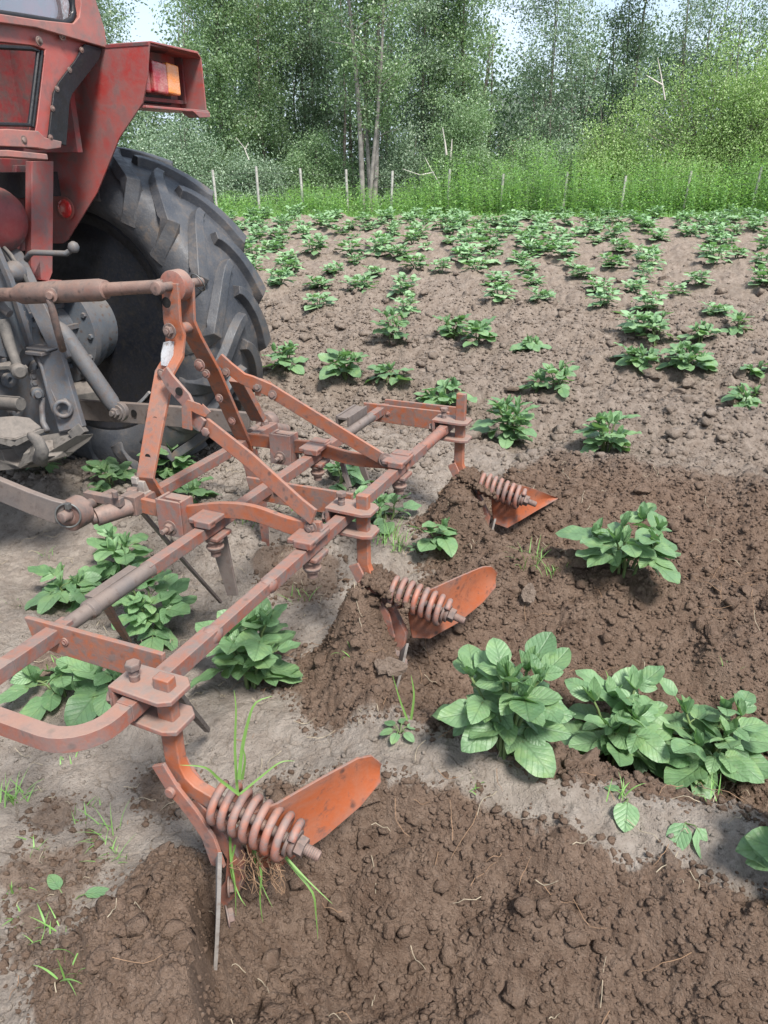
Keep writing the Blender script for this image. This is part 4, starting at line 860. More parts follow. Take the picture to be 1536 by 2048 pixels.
m = MB(); m.prism([PU(30, 505, 1.95), PU(62, 570, 1.95), PU(30, 572, 1.95), PU(0, 520, 1.95), PU(-10, 480, 1.95)], (0.05, 0.02, 0)); m.lathe(PU(32, 545, 1.90), (-1, 0.3, 0), [(0, 0.04), (0.03, 0.03), (0.05, 0.02)], 14); m.build('hydraulic_valve', 'greyiron', trac, bev=0.004)
m = MB(); m.tube([PU(44, 532, 1.98), PU(60, 508, 1.97), PU(66, 505, 1.97), PU(132, 507, 2.02), PU(140, 502, 2.025), PU(147, 494, 2.03)], 0.0095, 12); m.lathe(V3(PU(147, 494, 2.03)) - V3([0, 0, 0.018]), (0, 0, 1), [(0, 0.009), (0.006, 0.016), (0.018, 0.019), (0.030, 0.014), (0.036, 0.004)], 16); m.build('lever', 'greyiron', trac, bev=0, smooth=True)
# mud-covered shelf behind, and drawbar support
m = MB(); m.prism([PU(145, 775, 2.25), PU(190, 768, 2.3), PU(215, 790, 2.28), PU(150, 800, 2.2)], (0, 0, 0.04)); m.build('mud_clod_shelf', 'greydust', trac, bev=0.004)

# cab and mudguard
VCAB = -2.03
def cabpoly(name, px, th, mat, par=trac, v=VCAB, bev=0.003, label=None):
    m = MB(); m.prism([PV(x, y, v) for x, y in px], (0, -th, 0)); return m.build(name, mat, par, bev=bev, label=label)
cab = cabpoly('cab_panel', [(-120, 28), (60, 55), (160, 85), (200, 95), (185, 118), (132, 182), (122, 200), (112, 288), (60, 275), (66, 250), (83, 100), (60, 92), (-120, 72)], 0.03, 'red')
cabpoly('cab_sill', [(-120, 262), (0, 258), (62, 262), (75, 275), (110, 283), (108, 296), (80, 300), (60, 296), (-120, 288)], 0.06, 'redsalm')
cabpoly('cab_sill_lip', [(-120, 300), (0, 300), (78, 308), (80, 320), (0, 314), (-120, 312)], 0.07, 'redsalm')
cabpoly('cab_pillar', [(143, -70), (150, 10), (147, 35), (135, 48), (60, 40), (-120, 12), (-120, 32), (60, 56), (150, 82), (203, 97), (198, 60), (178, -5), (165, -70)], 0.05, 'redsalm', v=VCAB + 0.012)
m = MB(); cx = [(-120, 10), (60, 36), (128, 47), (142, 40), (147, 24), (143, 0), (136, -70)]; m.tube([PV(x, y, VCAB + 0.022) for x, y in cx], 0.010, 10); seal = m.build('window_seal', 'black', trac, bev=0, smooth=True)
cabpoly('window_pane', [(-120, 8), (60, 36), (128, 46), (142, 36), (146, 22), (138, -70), (-120, -110)], 0.005, 'glass', v=VCAB - 0.005, bev=0)
m = MB(); m.tube([PV(-120, 88, VCAB + 0.012), PV(60, 97, VCAB + 0.012), PV(76, 102, VCAB + 0.012), PV(59, 250, VCAB + 0.012), PV(-120, 245, VCAB + 0.012)], 0.007, 8); m.tube([PV(84, 102, VCAB + 0.014), PV(65, 254, VCAB + 0.014)], 0.006, 8); m.build('window_seal', 'black', trac, bev=0)
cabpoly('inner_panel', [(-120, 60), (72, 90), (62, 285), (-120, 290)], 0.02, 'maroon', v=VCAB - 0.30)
cabpoly('inner_pillar', [(88, -70), (150, -70), (150, 60), (88, 55)], 0.02, 'white', v=VCAB - 0.75)
m = MB(); m.prism([*[PV(x, y, VCAB + 0.024) for x, y in ((168, 88), (203, 97), (196, 120), (143, 188), (138, 203), (131, 291), (95, 283), (106, 186), (116, 165), (150, 120))]], (0, 0.008, 0))
st = m.build('rubber_strip', 'black', trac, bev=0.0015)
m = MB()
for x, y in ((163, 100), (139, 140), (114, 178), (105, 217), (101, 275)): m.bolt(PV(x, y, VCAB + 0.028), (0, 1, 0), 0.006, 0.004)
for x, y in ((124, 72), (78, 82), (178, 50), (47, 280)): m.bolt(PV(x, y, VCAB + 0.028), (0, 1, 0), 0.009, 0.006)
m.build('bolt', 'rust', st)
# cab side, roof, hood and undertray
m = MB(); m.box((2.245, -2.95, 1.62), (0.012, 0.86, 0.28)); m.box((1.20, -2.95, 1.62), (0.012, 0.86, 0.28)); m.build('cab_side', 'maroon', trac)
m = MB(); m.box((1.72, -2.95, 2.35), (0.62, 0.98, 0.04)); m.build('cab_roof', 'red', trac, bev=0.02)
m = MB(); m.box((2.25, -3.78, 1.95), (0.03, 0.03, 0.38)); m.box((1.20, -3.78, 1.95), (0.03, 0.03, 0.38)); m.box((1.22, -2.06, 1.95), (0.03, 0.03, 0.38)); m.build('cab_post', 'red', trac)
m = MB(); m.box((1.72, -4.6, 1.05), (0.28, 0.85, 0.32)); m.build('bonnet', 'red', trac, bev=0.03)
m = MB(); m.box((1.72, -2.95, 1.24), (0.55, 0.72, 0.04)); m.build('cab_floor', 'black', trac)
UF = 2.33
fp = [(-2.011, 1.65), (-1.817, 1.657), (-1.832, 1.60), (-1.838, 1.568), (-1.87, 1.49), (-1.986, 1.387), (-2.118, 1.211), (-2.29, 1.045), (-2.32, 1.030), (-2.62, 1.03), (-2.62, 1.65)]
m = MB(); m.prism([(UF, a, b_) for a, b_ in fp], (0.006, 0, 0)); fen = m.build('mudguard', 'red', trac, bev=0.001)
m = MB(); m.box((2.46, -2.50, 1.505), (0.13, 0.60, 0.006)); m.box((2.46, -2.50, 1.655), (0.135, 0.68, 0.005)); m.box((2.592, -2.45, 1.575), (0.004, 0.56, 0.075)); m.build('mudguard_top', 'maroon', fen, bev=0.001)
# lamp housing: open box facing backwards
u0, u1, vf, vb, z0, z1 = 2.333, 2.600, -1.815, -1.985, 1.478, 1.660
m = MB()
m.prism([(u0, vf, z1), (u1 - 0.02, vf, z1 - 0.006), (u1, vf, z1 - 0.02), (u1, vb, z1 - 0.02), (u1 - 0.02, vb, z1 - 0.004), (u0, vb, z1)], (0, 0, 0.006))
m.prism([(u1, vf, z1 - 0.018), (u1 + 0.006, vf, z0), (u1 + 0.006, vb, z0), (u1, vb, z1 - 0.018)], (0.006, 0, 0))
m.prism([(u0, -1.862, z0), (u1 + 0.008, vf + 0.008, z0 - 0.004), (u1 + 0.008, vb, z0), (u0, vb, z0)], (0, 0, 0.008))
m.prism([(u0 + 0.004, vb + 0.06, z0), (u1, vb + 0.06, z0), (u1, vb + 0.06, z1 - 0.01), (u0 + 0.004, vb + 0.06, z1 - 0.006)], (0, 0.006, 0))
m.prism([(u1 - 0.10, vf - 0.01, z0 - 0.006), (u1 + 0.004, vf - 0.01, z0 - 0.006), (u1 + 0.004, vf - 0.01, z0 - 0.022), (u1 - 0.06, vf - 0.01, z0 - 0.026)], (0, 0.05, 0))
hs_ = m.build('lamp_housing', 'red', trac, bev=0.002)
m = MB(); vl = -1.885
def lensbox(a, b_, mat, name, v0=vl):
    m = MB(); m.prism([(a, v0, 1.524), (b_, v0, 1.520), (b_, v0, 1.612), (a, v0, 1.618)], (0, 0.055, 0)); return m.build(name, mat, hs_, bev=0.006)
lensbox(2.352, 2.382, 'lensred', 'side_lens', vl - 0.012); lensbox(2.383, 2.458, 'lensred', 'red_lens'); lensbox(2.460, 2.525, 'lensamber', 'amber_lens')
m = MB(); m.box((2.44, vl - 0.04, 1.555), (0.092, 0.018, 0.062)); m.build('lamp_base', 'black', hs_, bev=0.004)
# round reflector on the mudguard
rc = V3(PU(132, 417, UF - 0.006)); m = MB(); m.lathe(rc, (-1, 0, 0), [(0, 0.040), (0.004, 0.040), (0.006, 0.033)], 36); rf = m.build('reflector', 'redsalm', trac, bev=0.0005)
m = MB(); m.lathe(rc + V3([-0.004, 0, 0]), (-1, 0, 0), [(0, 0.0325), (0.005, 0.031), (0.008, 0.022), (0.009, 0.001)], 36); m.build('reflector_lens', 'reflector', rf, bev=0, smooth=True)
# post under the cab
m = MB(); v = -2.16
m.prism([PV(57, 322, v), PV(101, 322, v), PV(99, 545, v), PV(92, 562, v), PV(62, 558, v), PV(56, 545, v)], (0, -0.03, 0)); ps = m.build('cab_mount', 'red', trac, bev=0.003)
m = MB(); m.prism([PV(78, 520, v + .01), PV(62, 556, v + .01), PV(80, 560, v + .01)], (0, 0.01, 0)); m.box(V3(PV(80, 566, v)), (0.05, 0.05, 0.006)); m.build('mount_foot', 'red', ps, bev=0.001)
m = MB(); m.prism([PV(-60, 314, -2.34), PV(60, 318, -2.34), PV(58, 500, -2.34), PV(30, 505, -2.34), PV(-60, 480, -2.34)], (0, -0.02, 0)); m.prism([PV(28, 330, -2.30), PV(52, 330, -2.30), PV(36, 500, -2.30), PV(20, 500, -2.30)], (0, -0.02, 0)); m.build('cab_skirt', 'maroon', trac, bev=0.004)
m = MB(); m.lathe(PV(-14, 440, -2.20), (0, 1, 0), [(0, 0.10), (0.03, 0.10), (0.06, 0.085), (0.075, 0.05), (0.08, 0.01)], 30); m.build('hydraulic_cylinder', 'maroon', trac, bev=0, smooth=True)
m = MB(); m.prism([(2.04, -2.27, 0.985), (2.20, -2.27, 0.80), (2.10, -2.27, 0.80), (2.02, -2.27, 0.95)], (0, 0.02, 0)); m.build('mount_gusset', 'greydust', trac, bev=0.002)

# ------------------------------------------------------------------ foliage builders
class Leaves:
    """vectorised leaf sheets: every leaf is a small curved grid"""
    def __init__(s, nl, nw):
        s.nl, s.nw = nl, nw; s.items = []
    def add(s, o, d, n, L_, Wd, fold=0.25, curl=0.3, wave=0.0): s.items.append((*o, *d, *n, L_, Wd, fold, curl, wave))
    def arrays(s, base=0):
        A = np.array(s.items); m = len(A); o = A[:, 0:3]; d = A[:, 3:6]; n = A[:, 6:9]
        d = d / np.linalg.norm(d, axis=1, keepdims=True); x = np.cross(d, n); x /= np.linalg.norm(x, axis=1, keepdims=True) + 1e-9; n = np.cross(x, d)
        Lx, Wx, fold, curl, wave = A[:, 9], A[:, 10], A[:, 11], A[:, 12], A[:, 13]
        sv = np.linspace(0, 1, s.nl + 1); tv = np.linspace(-1, 1, s.nw + 1); S, T = np.meshgrid(sv, tv, indexing='ij'); S = S.ravel(); T = T.ravel()
        w_ = np.sin(np.pi * np.clip(S, 0, 1) ** 0.76) ** 0.60 * (1 - 0.14 * S) ; w_ = np.where(S > 0.985, 0.0, w_); w_ = w_ / w_.max(); w_ = np.maximum(w_, 0.02)
        X = T[None] * w_[None] * Wx[:, None] / 2; Y = S[None] * Lx[:, None]
        back = -0.10 * (1 - S) ** 3 * np.abs(T); Y = Y + back[None] * Lx[:, None]
        Z = fold[:, None] * np.abs(X) - curl[:, None] * Lx[:, None] * S[None] ** 2 - 0.35 * curl[:, None] * (X ** 2) / (Wx[:, None] / 2 + 1e-9)
        Z = Z + wave[:, None] * Lx[:, None] * np.sin(S[None] * 11 + A[:, 0:1] * 300) * np.abs(T)[None] ** 1.5
        P = o[:, None, :] + X[..., None] * x[:, None, :] + Y[..., None] * d[:, None, :] + Z[..., None] * n[:, None, :]
        k = (s.nl + 1) * (s.nw + 1); i = (np.arange(s.nl)[:, None] * (s.nw + 1) + np.arange(s.nw)[None]).ravel(); f = np.stack([i, i + 1, i + s.nw + 2, i + s.nw + 1], 1)
        F = (f[None] + (np.arange(m) * k)[:, None, None]).reshape(-1, 4) + base
        uv = np.tile(np.stack([T * 0.5 * w_ + 0.5, S], 1), (m, 1)); return P.reshape(-1, 3), F, uv
class Tubes:
    def __init__(s, n=6): s.n = n; s.V = []; s.F = []; s.c = 0
    def add(s, P, r0, r1):
        P = np.asarray(P, float); m = len(P); n = s.n; t = np.gradient(P, axis=0); t /= np.linalg.norm(t, axis=1, keepdims=True) + 1e-9
        ref = np.array([0.31, 0.17, 0.93]) if abs(t[0][2]) < 0.9 else np.array([1.0, 0.1, 0.05]); x = np.cross(t, ref); x /= np.linalg.norm(x, axis=1, keepdims=True) + 1e-9; y = np.cross(t, x)
        a = np.linspace(0, 2 * np.pi, n, endpoint=False); r = np.linspace(r0, r1, m)
        V = P[:, None] + r[:, None, None] * (x[:, None] * np.cos(a)[None, :, None] + y[:, None] * np.sin(a)[None, :, None]); s.V.append(V.reshape(-1, 3))
        i = np.arange(m - 1)[:, None] * n; j = np.arange(n)[None]; s.F.append(np.stack([i + j, i + (j + 1) % n, i + n + (j + 1) % n, i + n + j], -1).reshape(-1, 4) + s.c); s.c += m * n
    def arrays(s): return np.vstack(s.V), np.vstack(s.F)

def sph(az, el): return np.array([math.cos(el) * math.cos(az), math.cos(el) * math.sin(az), math.sin(el)])
def potato_shape(seed, R_, H, nst, ls=1.0, nl=8, nw=6, flat=0.0, sn=6):
    """returns leaf arrays and stem arrays round the origin"""
    rg = random.Random(seed); Lf = Leaves(nl, nw); Tb = Tubes(sn)
    for si in range(nst):
        az = 2 * math.pi * (si + rg.uniform(-0.35, 0.35)) / nst; reach = R_ * rg.uniform(0.15, 0.62) if nst > 1 else R_ * 0.15; h = H * rg.uniform(0.62, 0.98) * (1 - 0.25 * reach / R_)
        b = np.array([math.cos(az), math.sin(az), 0]) * R_ * rg.uniform(0.03, 0.16); top = np.array([math.cos(az) * reach, math.sin(az) * reach, h])
        pts = [b + (top - b) * np.array([f ** 1.15, f ** 1.15, 1 - (1 - f) ** 1.25]) + np.array([rg.uniform(-.004, .004), rg.uniform(-.004, .004), 0]) for f in np.linspace(0, 1, 6)]
        pts[0] = pts[0] - np.array([0, 0, 0.03]); Tb.add(pts, 0.0042 * ls, 0.0026 * ls)
        nn = rg.randint(3, 5); a0 = rg.uniform(0, 6.28)
        for k in range(nn):
            f = 0.28 + 0.66 * k / max(1, nn - 1); p = pts[0] * 0; idx = f * 5; i0 = min(4, int(idx)); p = pts[i0] + (pts[i0 + 1] - pts[i0]) * (idx - i0)
            aa = a0 + k * 2.4 + rg.uniform(-.3, .3); 
            out_ = np.array([math.cos(aa), math.sin(aa), 0]); rad = np.array([p[0], p[1], 0]); out_ = nrm(out_ + rad / (R_ + 1e-6) * 1.1)
            el = (0.95 - 0.85 * (1 - f) ** 1.0) * (1 - flat) + rg.uniform(-.25, .25); pl = rg.uniform(0.03, 0.06) * ls * (1.15 - 0.45 * f)
            d0 = nrm(out_ * math.cos(el) + np.array([0, 0, math.sin(el)])); d1 = nrm(out_ * math.cos(el - 0.42) + np.array([0, 0, math.sin(el - 0.42)]))
            q = p + d0 * pl * 0.55; q2 = q + d1 * pl * 0.6; Tb.add([p, (p + q) / 2 + np.array([0, 0, 0.002]), q, q2], 0.0018 * ls, 0.0012 * ls)
            size = rg.uniform(0.066, 0.100) * ls * (1.08 - 0.42 * f); up = np.array([0, 0, 1.0]); nv = nrm(up + out_ * rg.uniform(-0.1, 0.5) + np.array([rg.uniform(-.35, .35), rg.uniform(-.35, .35), 0])) if f < 0.9 else nrm(up * 0.7 - out_ * 0.6)
            Lf.add(q2, nrm(d1 + np.array([0, 0, -0.08])), nv, size, size * rg.uniform(0.76, 0.94), rg.uniform(0.02, 0.32), rg.uniform(-0.15, 0.30), rg.uniform(0.02, 0.06))
            npair = 1 if f < 0.85 else 1
            for pr in range(npair):
                for sd_ in (-1, 1):
                    if rg.random() < 0.12: continue
                    side = np.cross(d1, np.array([0, 0, 1.0])) * sd_; oo = q + (q2 - q) * (0.25 - 0.5 * pr) ; sz = size * rg.uniform(0.55, 0.80) * (1 - 0.3 * pr)
                    dd = nrm(side + d1 * rg.uniform(0.3, 0.8) + np.array([0, 0, rg.uniform(-.15, .25)])); Lf.add(oo, dd, nrm(nv + np.array([rg.uniform(-.4, .4), rg.uniform(-.4, .4), 0])), sz, sz * rg.uniform(0.66, 0.84), rg.uniform(0.1, 0.4), rg.uniform(0.05, 0.4), 0.02)
        for k in range(rg.randint(4, 5)):       # upright young leaves at the tip
            aa = rg.uniform(0, 6.28) + k * 1.4; el = rg.uniform(0.75, 1.25); dd = sph(aa, el); sz = rg.uniform(0.030, 0.052) * ls
            Lf.add(pts[-1], dd, nrm(np.array([0, 0, 0.5]) - np.array([math.cos(aa), math.sin(aa), 0])), sz, sz * 0.52, 0.5, -0.1, 0.02)
    return Lf.arrays(), Tb.arrays()
def at_root(p): return np.array([p[0], p[1], p[2]])
def potato(px, py, R_, H, nst, seed, label, ls=1.0, flat=0.0, group='potato plants near the cultivator', uvpos=None, name='potato_plant', cat='potato plant', sink=0.0):
    q = ground_hit(px, py) if uvpos is None else V3([uvpos[0], uvpos[1], gz(*uvpos)])
    (LV, LF, UVs), (SV, SF) = potato_shape(seed, R_, H, nst, ls, flat=flat)
    r = empty(name, (q[0], q[1], q[2] - 0.004 - sink), label, cat, group); o = rootloc(r)
    f = raw('foliage', LV + o, LF, M['potato'], r, smooth=True, uv=UVs); raw('stem', SV + o, SF, M['stem'], r, smooth=True); return r

near = [
 (1010, 1505, .155, .235, 7, 11, 'bushy potato plant on the grey ridge, left of the largest plant at the right', 1.12, 0),
 (1230, 1520, .150, .235, 6, 22, 'large potato plant in the right foreground with tall upright tips', 1.18, 0),
 (1410, 1545, .135, .205, 5, 23, 'large potato plant in the right foreground with wide drooping leaves, right of the tall tips', 1.15, 0.1),
 (1250, 1140, .20, .165, 7, 33, 'low spreading potato plant in the brown soil between the second and third furrow', 1.15, 0.25),
 (500, 1370, .150, .235, 7, 44, 'leafy potato plant standing behind the rear toolbar and left of the second ridging body', 1.12, 0),
 (300, 1262, .130, .185, 5, 55, 'potato plant seen between the two toolbars above the orange link plate', 1.1, 0.1),
 (150, 1205, .110, .12, 3, 66, 'potato plant with spread leaves left of the front toolbar pipe sleeve', 1.15, 0.4),
 (245, 1145, .085, .15, 3, 77, 'upright bright potato plant just below the lower link pin', 1.1, 0),
 (1210, 905, .13, .165, 6, 88, 'round potato plant in the brown soil to the right of the third ridging body', 1.1, 0),
 (1015, 885, .135, .215, 7, 99, 'tall bushy potato plant just behind the third ridging clamp', 1.1, 0),
 (895, 815, .16, .12, 4, 111, 'wide potato plant with long leaves behind the far end of the rear toolbar', 1.25, 0.25),
 (875, 1085, .060, .09, 2, 122, 'small potato plant between the second and third ridging bodies', 0.9, 0),
 (775, 1050, .085, .11, 3, 133, 'potato plant just behind the middle orange link plate and second clamp', 1.0, 0.1),
 (695, 1045, .09, .10, 3, 144, 'potato plant partly hidden under the rear toolbar by the middle link plate', 1.0, 0.2),
 (690, 975, .09, .11, 3, 145, 'potato plant behind the middle orange link plate', 1.0, 0.2),
 (570, 742, .12, .15, 4, 155, 'potato plant beside the tractor tyre with pointed top', 1.1, 0.1),
 (690, 748, .12, .11, 5, 166, 'low potato plant among clods to the right of the tyre', 1.1, 0.1),
 (778, 768, .07, .10, 2, 177, 'small bright potato plant among clods above the far brace', 1.1, 0.2),
 (1115, 782, .09, .13, 3, 188, 'small potato plant in the row behind the third ridging body, right of a yellow-green one', 1.0, 0),
 (1072, 778, .05, .08, 2, 189, 'small yellow-green potato seedling in the row behind the third ridging body', 0.9, 0),
 (1060, 698, .12, .06, 4, 199, 'flattened potato plant leaning on a pale clod', 1.0, 0.5),
 (1278, 732, .13, .12, 5, 211, 'low potato plant, left of a touching pair on the fourth row', 1.05, 0.1),
 (1372, 738, .18, .13, 7, 222, 'wide low potato plant, right of a touching pair on the fourth row', 1.1, 0.1),
 (1490, 812, .13, .10, 3, 233, 'sparse potato plant at the right edge in loose brown soil', 1.0, 0.2),
 (1500, 748, .08, .06, 2, 234, 'tiny potato plant at the right edge above the sparse one', 0.9, 0.3),
 (785, 682, .15, .19, 4, 244, 'two-stemmed potato plant with a drooping big leaf in the fifth row', 1.1, 0),
 (905, 678, .14, .16, 5, 255, 'left half of a paired potato plant in the fifth row', 1.1, 0),
 (955, 690, .11, .15, 4, 256, 'right half of a paired potato plant in the fifth row', 1.1, 0),
 (1312, 682, .12, .20, 3, 266, 'tall thin-stemmed potato plant in the fifth row', 1.05, 0),
 (1400, 680, .12, .10, 4, 277, 'low potato plant in the fifth row, right of the tall thin-stemmed one', 1.0, 0.2),
 (1475, 668, .09, .15, 3, 288, 'upright narrow potato plant in the fifth row near the right edge', 1.0, 0),
 (345, 955, .13, .17, 5, 299, 'dark potato plant under the headstock crossbar beside the tyre foot', 1.05, 0),
 (380, 1010, .10, .11, 4, 300, 'low potato plant below the headstock crossbar', 1.0, 0.2),
 (222, 975, .09, .10, 3, 311, 'small shaded potato plant behind the lower link pin', 1.0, 0),
 (95, 935, .08, .10, 2, 322, 'small dark potato plant in the shade beneath the hitch', 0.95, 0),
 (1655, 1790, .135, .20, 5, 333, 'potato plant cut off by the right edge of the picture in the foreground', 1.2, 0),
 (120, 1385, .09, .07, 2, 344, 'wilted low potato plant inside the near toolbar loop', 1.1, 0.4),
 (225, 1375, .075, .07, 2, 355, 'small potato plant just below the near orange link plate', 1.1, 0.3),
]
for (x, y, R_, H, ns_, sd_, lb, ls, fl) in near: potato(x, y, R_ * 0.9, H, ns_, sd_, lb, ls, fl)

# rows further back: six shapes copied along the rows, each plant an object of its own
protos = []
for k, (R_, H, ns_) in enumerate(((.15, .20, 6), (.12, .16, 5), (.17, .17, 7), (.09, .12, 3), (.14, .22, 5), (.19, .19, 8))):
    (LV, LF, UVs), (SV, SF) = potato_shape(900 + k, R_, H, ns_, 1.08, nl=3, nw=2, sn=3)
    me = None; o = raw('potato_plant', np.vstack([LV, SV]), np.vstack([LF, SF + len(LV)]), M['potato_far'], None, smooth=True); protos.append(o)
rg = random.Random(7); cnt = 0; placed = []
def in_view(q):
    d = W(q) - CAM; dep = d[1] * math.cos(PITCH) - d[2] * math.sin(PITCH); 
    return abs(768 + FPX * d[0] / dep - 768) < 860
row_u = [4.68 + 0.85 * k for k in range(22)]
for ri, ru in enumerate(row_u):
    v = -12.0 + rg.random() * 0.3; gap = 0.0
    while v < 7.5:
        step = rg.uniform(0.30, 0.60) * (1.0 if ru > 6.0 else 1.35); v += step
        q = (ru - 0.035 * math.sin(v * 2.1) + rg.uniform(-.045, .045), v, 0); wpt = W(q)
        if wpt[1] > 17.0 or wpt[1] < 3.0 or not in_view((q[0], q[1], 0.2)): continue
        if rg.random() < (0.16 if wpt[0] < 2 else 0.26): continue
        if ru < 5.2 or q[1] < -2.6 and ru < 3.4: continue
        placed.append(q)
rg.shuffle(placed); placed = placed[:262]
ONES = 'zeroth first second third fourth fifth sixth seventh eighth ninth tenth eleventh twelfth thirteenth fourteenth fifteenth sixteenth seventeenth eighteenth nineteenth twentieth'.split()
def ordw(n): return ONES[n] if n <= 20 else ('twenty-' + ONES[n - 20] if n < 30 else 'thirtieth')
rows_ = {}
for q in placed: rows_.setdefault(int(round((q[0] - 4.68) / 0.85)), []).append(q)
for k_ in rows_: rows_[k_].sort(key=lambda q: W(q)[0] / W(q)[1])
def dlabel(q, sc, k):
    ri = int(round((q[0] - 4.68) / 0.85)); i = rows_[ri].index(q) + 1; j = sorted(rows_).index(ri) + 1
    return '%s potato plant, %s from the left in the %s distant row' % (('small', 'medium', 'large')[int(sc * (1, .85, 1.1, .6, 1, 1.1)[k] > .9) + int(sc * (1, .85, 1.1, .6, 1, 1.1)[k] > 1.08)], ordw(i), ordw(j))
for q in placed:
    k = rg.choice([0, 1, 2, 2, 3, 4, 5]); c = protos[k]
    if 'label' in c.keys(): c = c.copy(); COL.objects.link(c)
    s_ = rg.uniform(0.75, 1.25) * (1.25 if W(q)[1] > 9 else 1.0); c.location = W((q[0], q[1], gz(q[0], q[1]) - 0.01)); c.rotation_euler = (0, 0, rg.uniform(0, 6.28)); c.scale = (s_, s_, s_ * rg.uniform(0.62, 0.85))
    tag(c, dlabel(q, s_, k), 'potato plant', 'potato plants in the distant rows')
for c in protos:
    if 'label' not in c.keys(): bpy.data.objects.remove(c)

# ------------------------------------------------------------------ grass, weeds and litter
def blade_arrays(items, nseg=5):
    """items: base(3), heading azimuth, length, width, lean, droop"""
    A = np.array(items); m = len(A); s_ = np.linspace(0, 1, nseg + 1); az = A[:, 3]; L_ = A[:, 4]; wd = A[:, 5]; lean = A[:, 6]; dr = A[:, 7]
    el = (np.pi / 2 - lean)[:, None] - dr[:, None] * s_[None] ** 1.3; dx = np.cos(el); dz = np.sin(el); st = (L_ / nseg)[:, None]
    hx = np.concatenate([np.zeros((m, 1)), np.cumsum(dx[:, :-1] * st, 1)], 1); hz = np.concatenate([np.zeros((m, 1)), np.cumsum(dz[:, :-1] * st, 1)], 1)
    d = np.stack([np.cos(az), np.sin(az)], 1); sd_ = np.stack([-np.sin(az), np.cos(az)], 1); ww = (wd[:, None] * (1 - s_[None] ** 1.6) * np.minimum(1, 0.55 + s_[None] * 2)) / 2 + 0.0001
    P = np.zeros((m, nseg + 1, 2, 3))
    for k, sg in ((0, -1), (1, 1)):
        P[:, :, k, 0] = A[:, 0:1] + d[:, 0:1] * hx + sg * sd_[:, 0:1] * ww; P[:, :, k, 1] = A[:, 1:2] + d[:, 1:2] * hx + sg * sd_[:, 1:2] * ww; P[:, :, k, 2] = A[:, 2:3] + hz
    i = np.arange(nseg) * 2; f = np.stack([i, i + 1, i + 3, i + 2], 1); F = (f[None] + (np.arange(m) * (nseg + 1) * 2)[:, None, None]).reshape(-1, 4); return P.reshape(-1, 3), F
rg = random.Random(21)
def tuft(px, py, n, ln, spread, label, group='grass tufts', name='grass_tuft', wd=0.0035, off=(0, 0, 0)):
    q = ground_hit(px, py); r = W(q) + V3(off); it = []
    for _ in range(n):
        a = rg.uniform(0, 6.28); b_ = rg.random() * spread; it.append((r[0] + math.cos(a) * b_, r[1] + math.sin(a) * b_, r[2] - 0.004, rg.uniform(0, 6.28), ln * rg.uniform(.45, 1.1), wd * rg.uniform(.6, 1.3), rg.uniform(0.05, 0.9), rg.uniform(0.1, 1.5)))
    P, F = blade_arrays(it); return tag(raw(name, P, F, M['grass'], None, smooth=True, loc=r), label, 'grass tuft', group)
TL = 'thin green grass tuft on the bare grey soil by the near toolbar'
tuft(770, 1085, 26, .10, .05, 'grass tuft with upright blades beside the second ridging shank'); tuft(800, 1095, 22, .08, .05, 'grass tuft right of the second ridging shank, beside the small potato plant')
tuft(1060, 1130, 22, .12, .05, 'grass tuft left of the low spreading potato plant'); tuft(1110, 1150, 14, .06, .04, 'low grass tuft touching the low spreading potato plant')
tuft(500, 1050, 16, .12, .05, 'grass tuft below the wavy side member'); tuft(600, 1195, 12, .07, .04, 'thin grass tuft between the toolbar and second mound')
tuft(590, 1030, 14, .14, .03, 'tall thin grass tuft behind the near brace')
for x, y, n, l, lb in ((30, 1600, 26, .07, 'dense green grass tuft at the left edge below the toolbar loop'), (215, 1680, 16, .09, 'grass tuft with tall blades left of the nearest soil heap'), (175, 1640, 12, .06, 'flat grass tuft on grey soil above the heap edge'), (225, 1730, 18, .07, 'bluish grass tuft at the foot of the nearest heap'), (70, 1700, 10, .04, 'faint short grass tuft near the left edge, above the oval-leaved seedling'),
    (20, 1790, 12, .05, 'grass tuft at the left edge beside the oval-leaved seedling'), (100, 1870, 12, .06, 'grass tuft below the oval-leaved seedling'), (150, 1930, 14, .08, 'bright grass tuft at the lower left on the edge of the brown heap'), (40, 1840, 8, .04, 'tiny grass tuft at the lower left edge'), (185, 1000, 12, .05, 'shaded grass tuft behind the lower link pin'), (270, 1000, 10, .06, 'grass tuft beside the headstock clamp'),
    (90, 1110, 10, .04, 'small grass tuft below the near lower link'), (40, 1215, 8, .04, 'small grass tuft left of the front toolbar'), (150, 1520, 8, .04, 'short grass tuft just below the bend of the toolbar loop'), (110, 1330, 10, .04, 'grass tuft inside the near toolbar loop'), (260, 1420, 8, .05, 'grass tuft left of the nearest shank'), (1240, 1590, 8, .06, 'grass tuft under the tall-tipped potato plant'), (950, 1575, 6, .03, 'tiny grass tuft on the grey ridge below the bushy plant'),
    (1430, 1595, 8, .05, 'grass tuft under the wide drooping potato plant'), (1230, 1350, 5, .03, 'tiny grass tuft in the second furrow'), (1450, 1330, 6, .04, 'grass tuft in the second furrow at the right'), (700, 1310, 5, .04, 'small grass tuft below the second ridging body'), (660, 930, 8, .06, 'grass tuft behind the far wavy side member'), (505, 985, 8, .07, 'grass tuft under the near brace')):
    tuft(x, y, n, l, .035, lb, 'small grass tufts on bare soil')
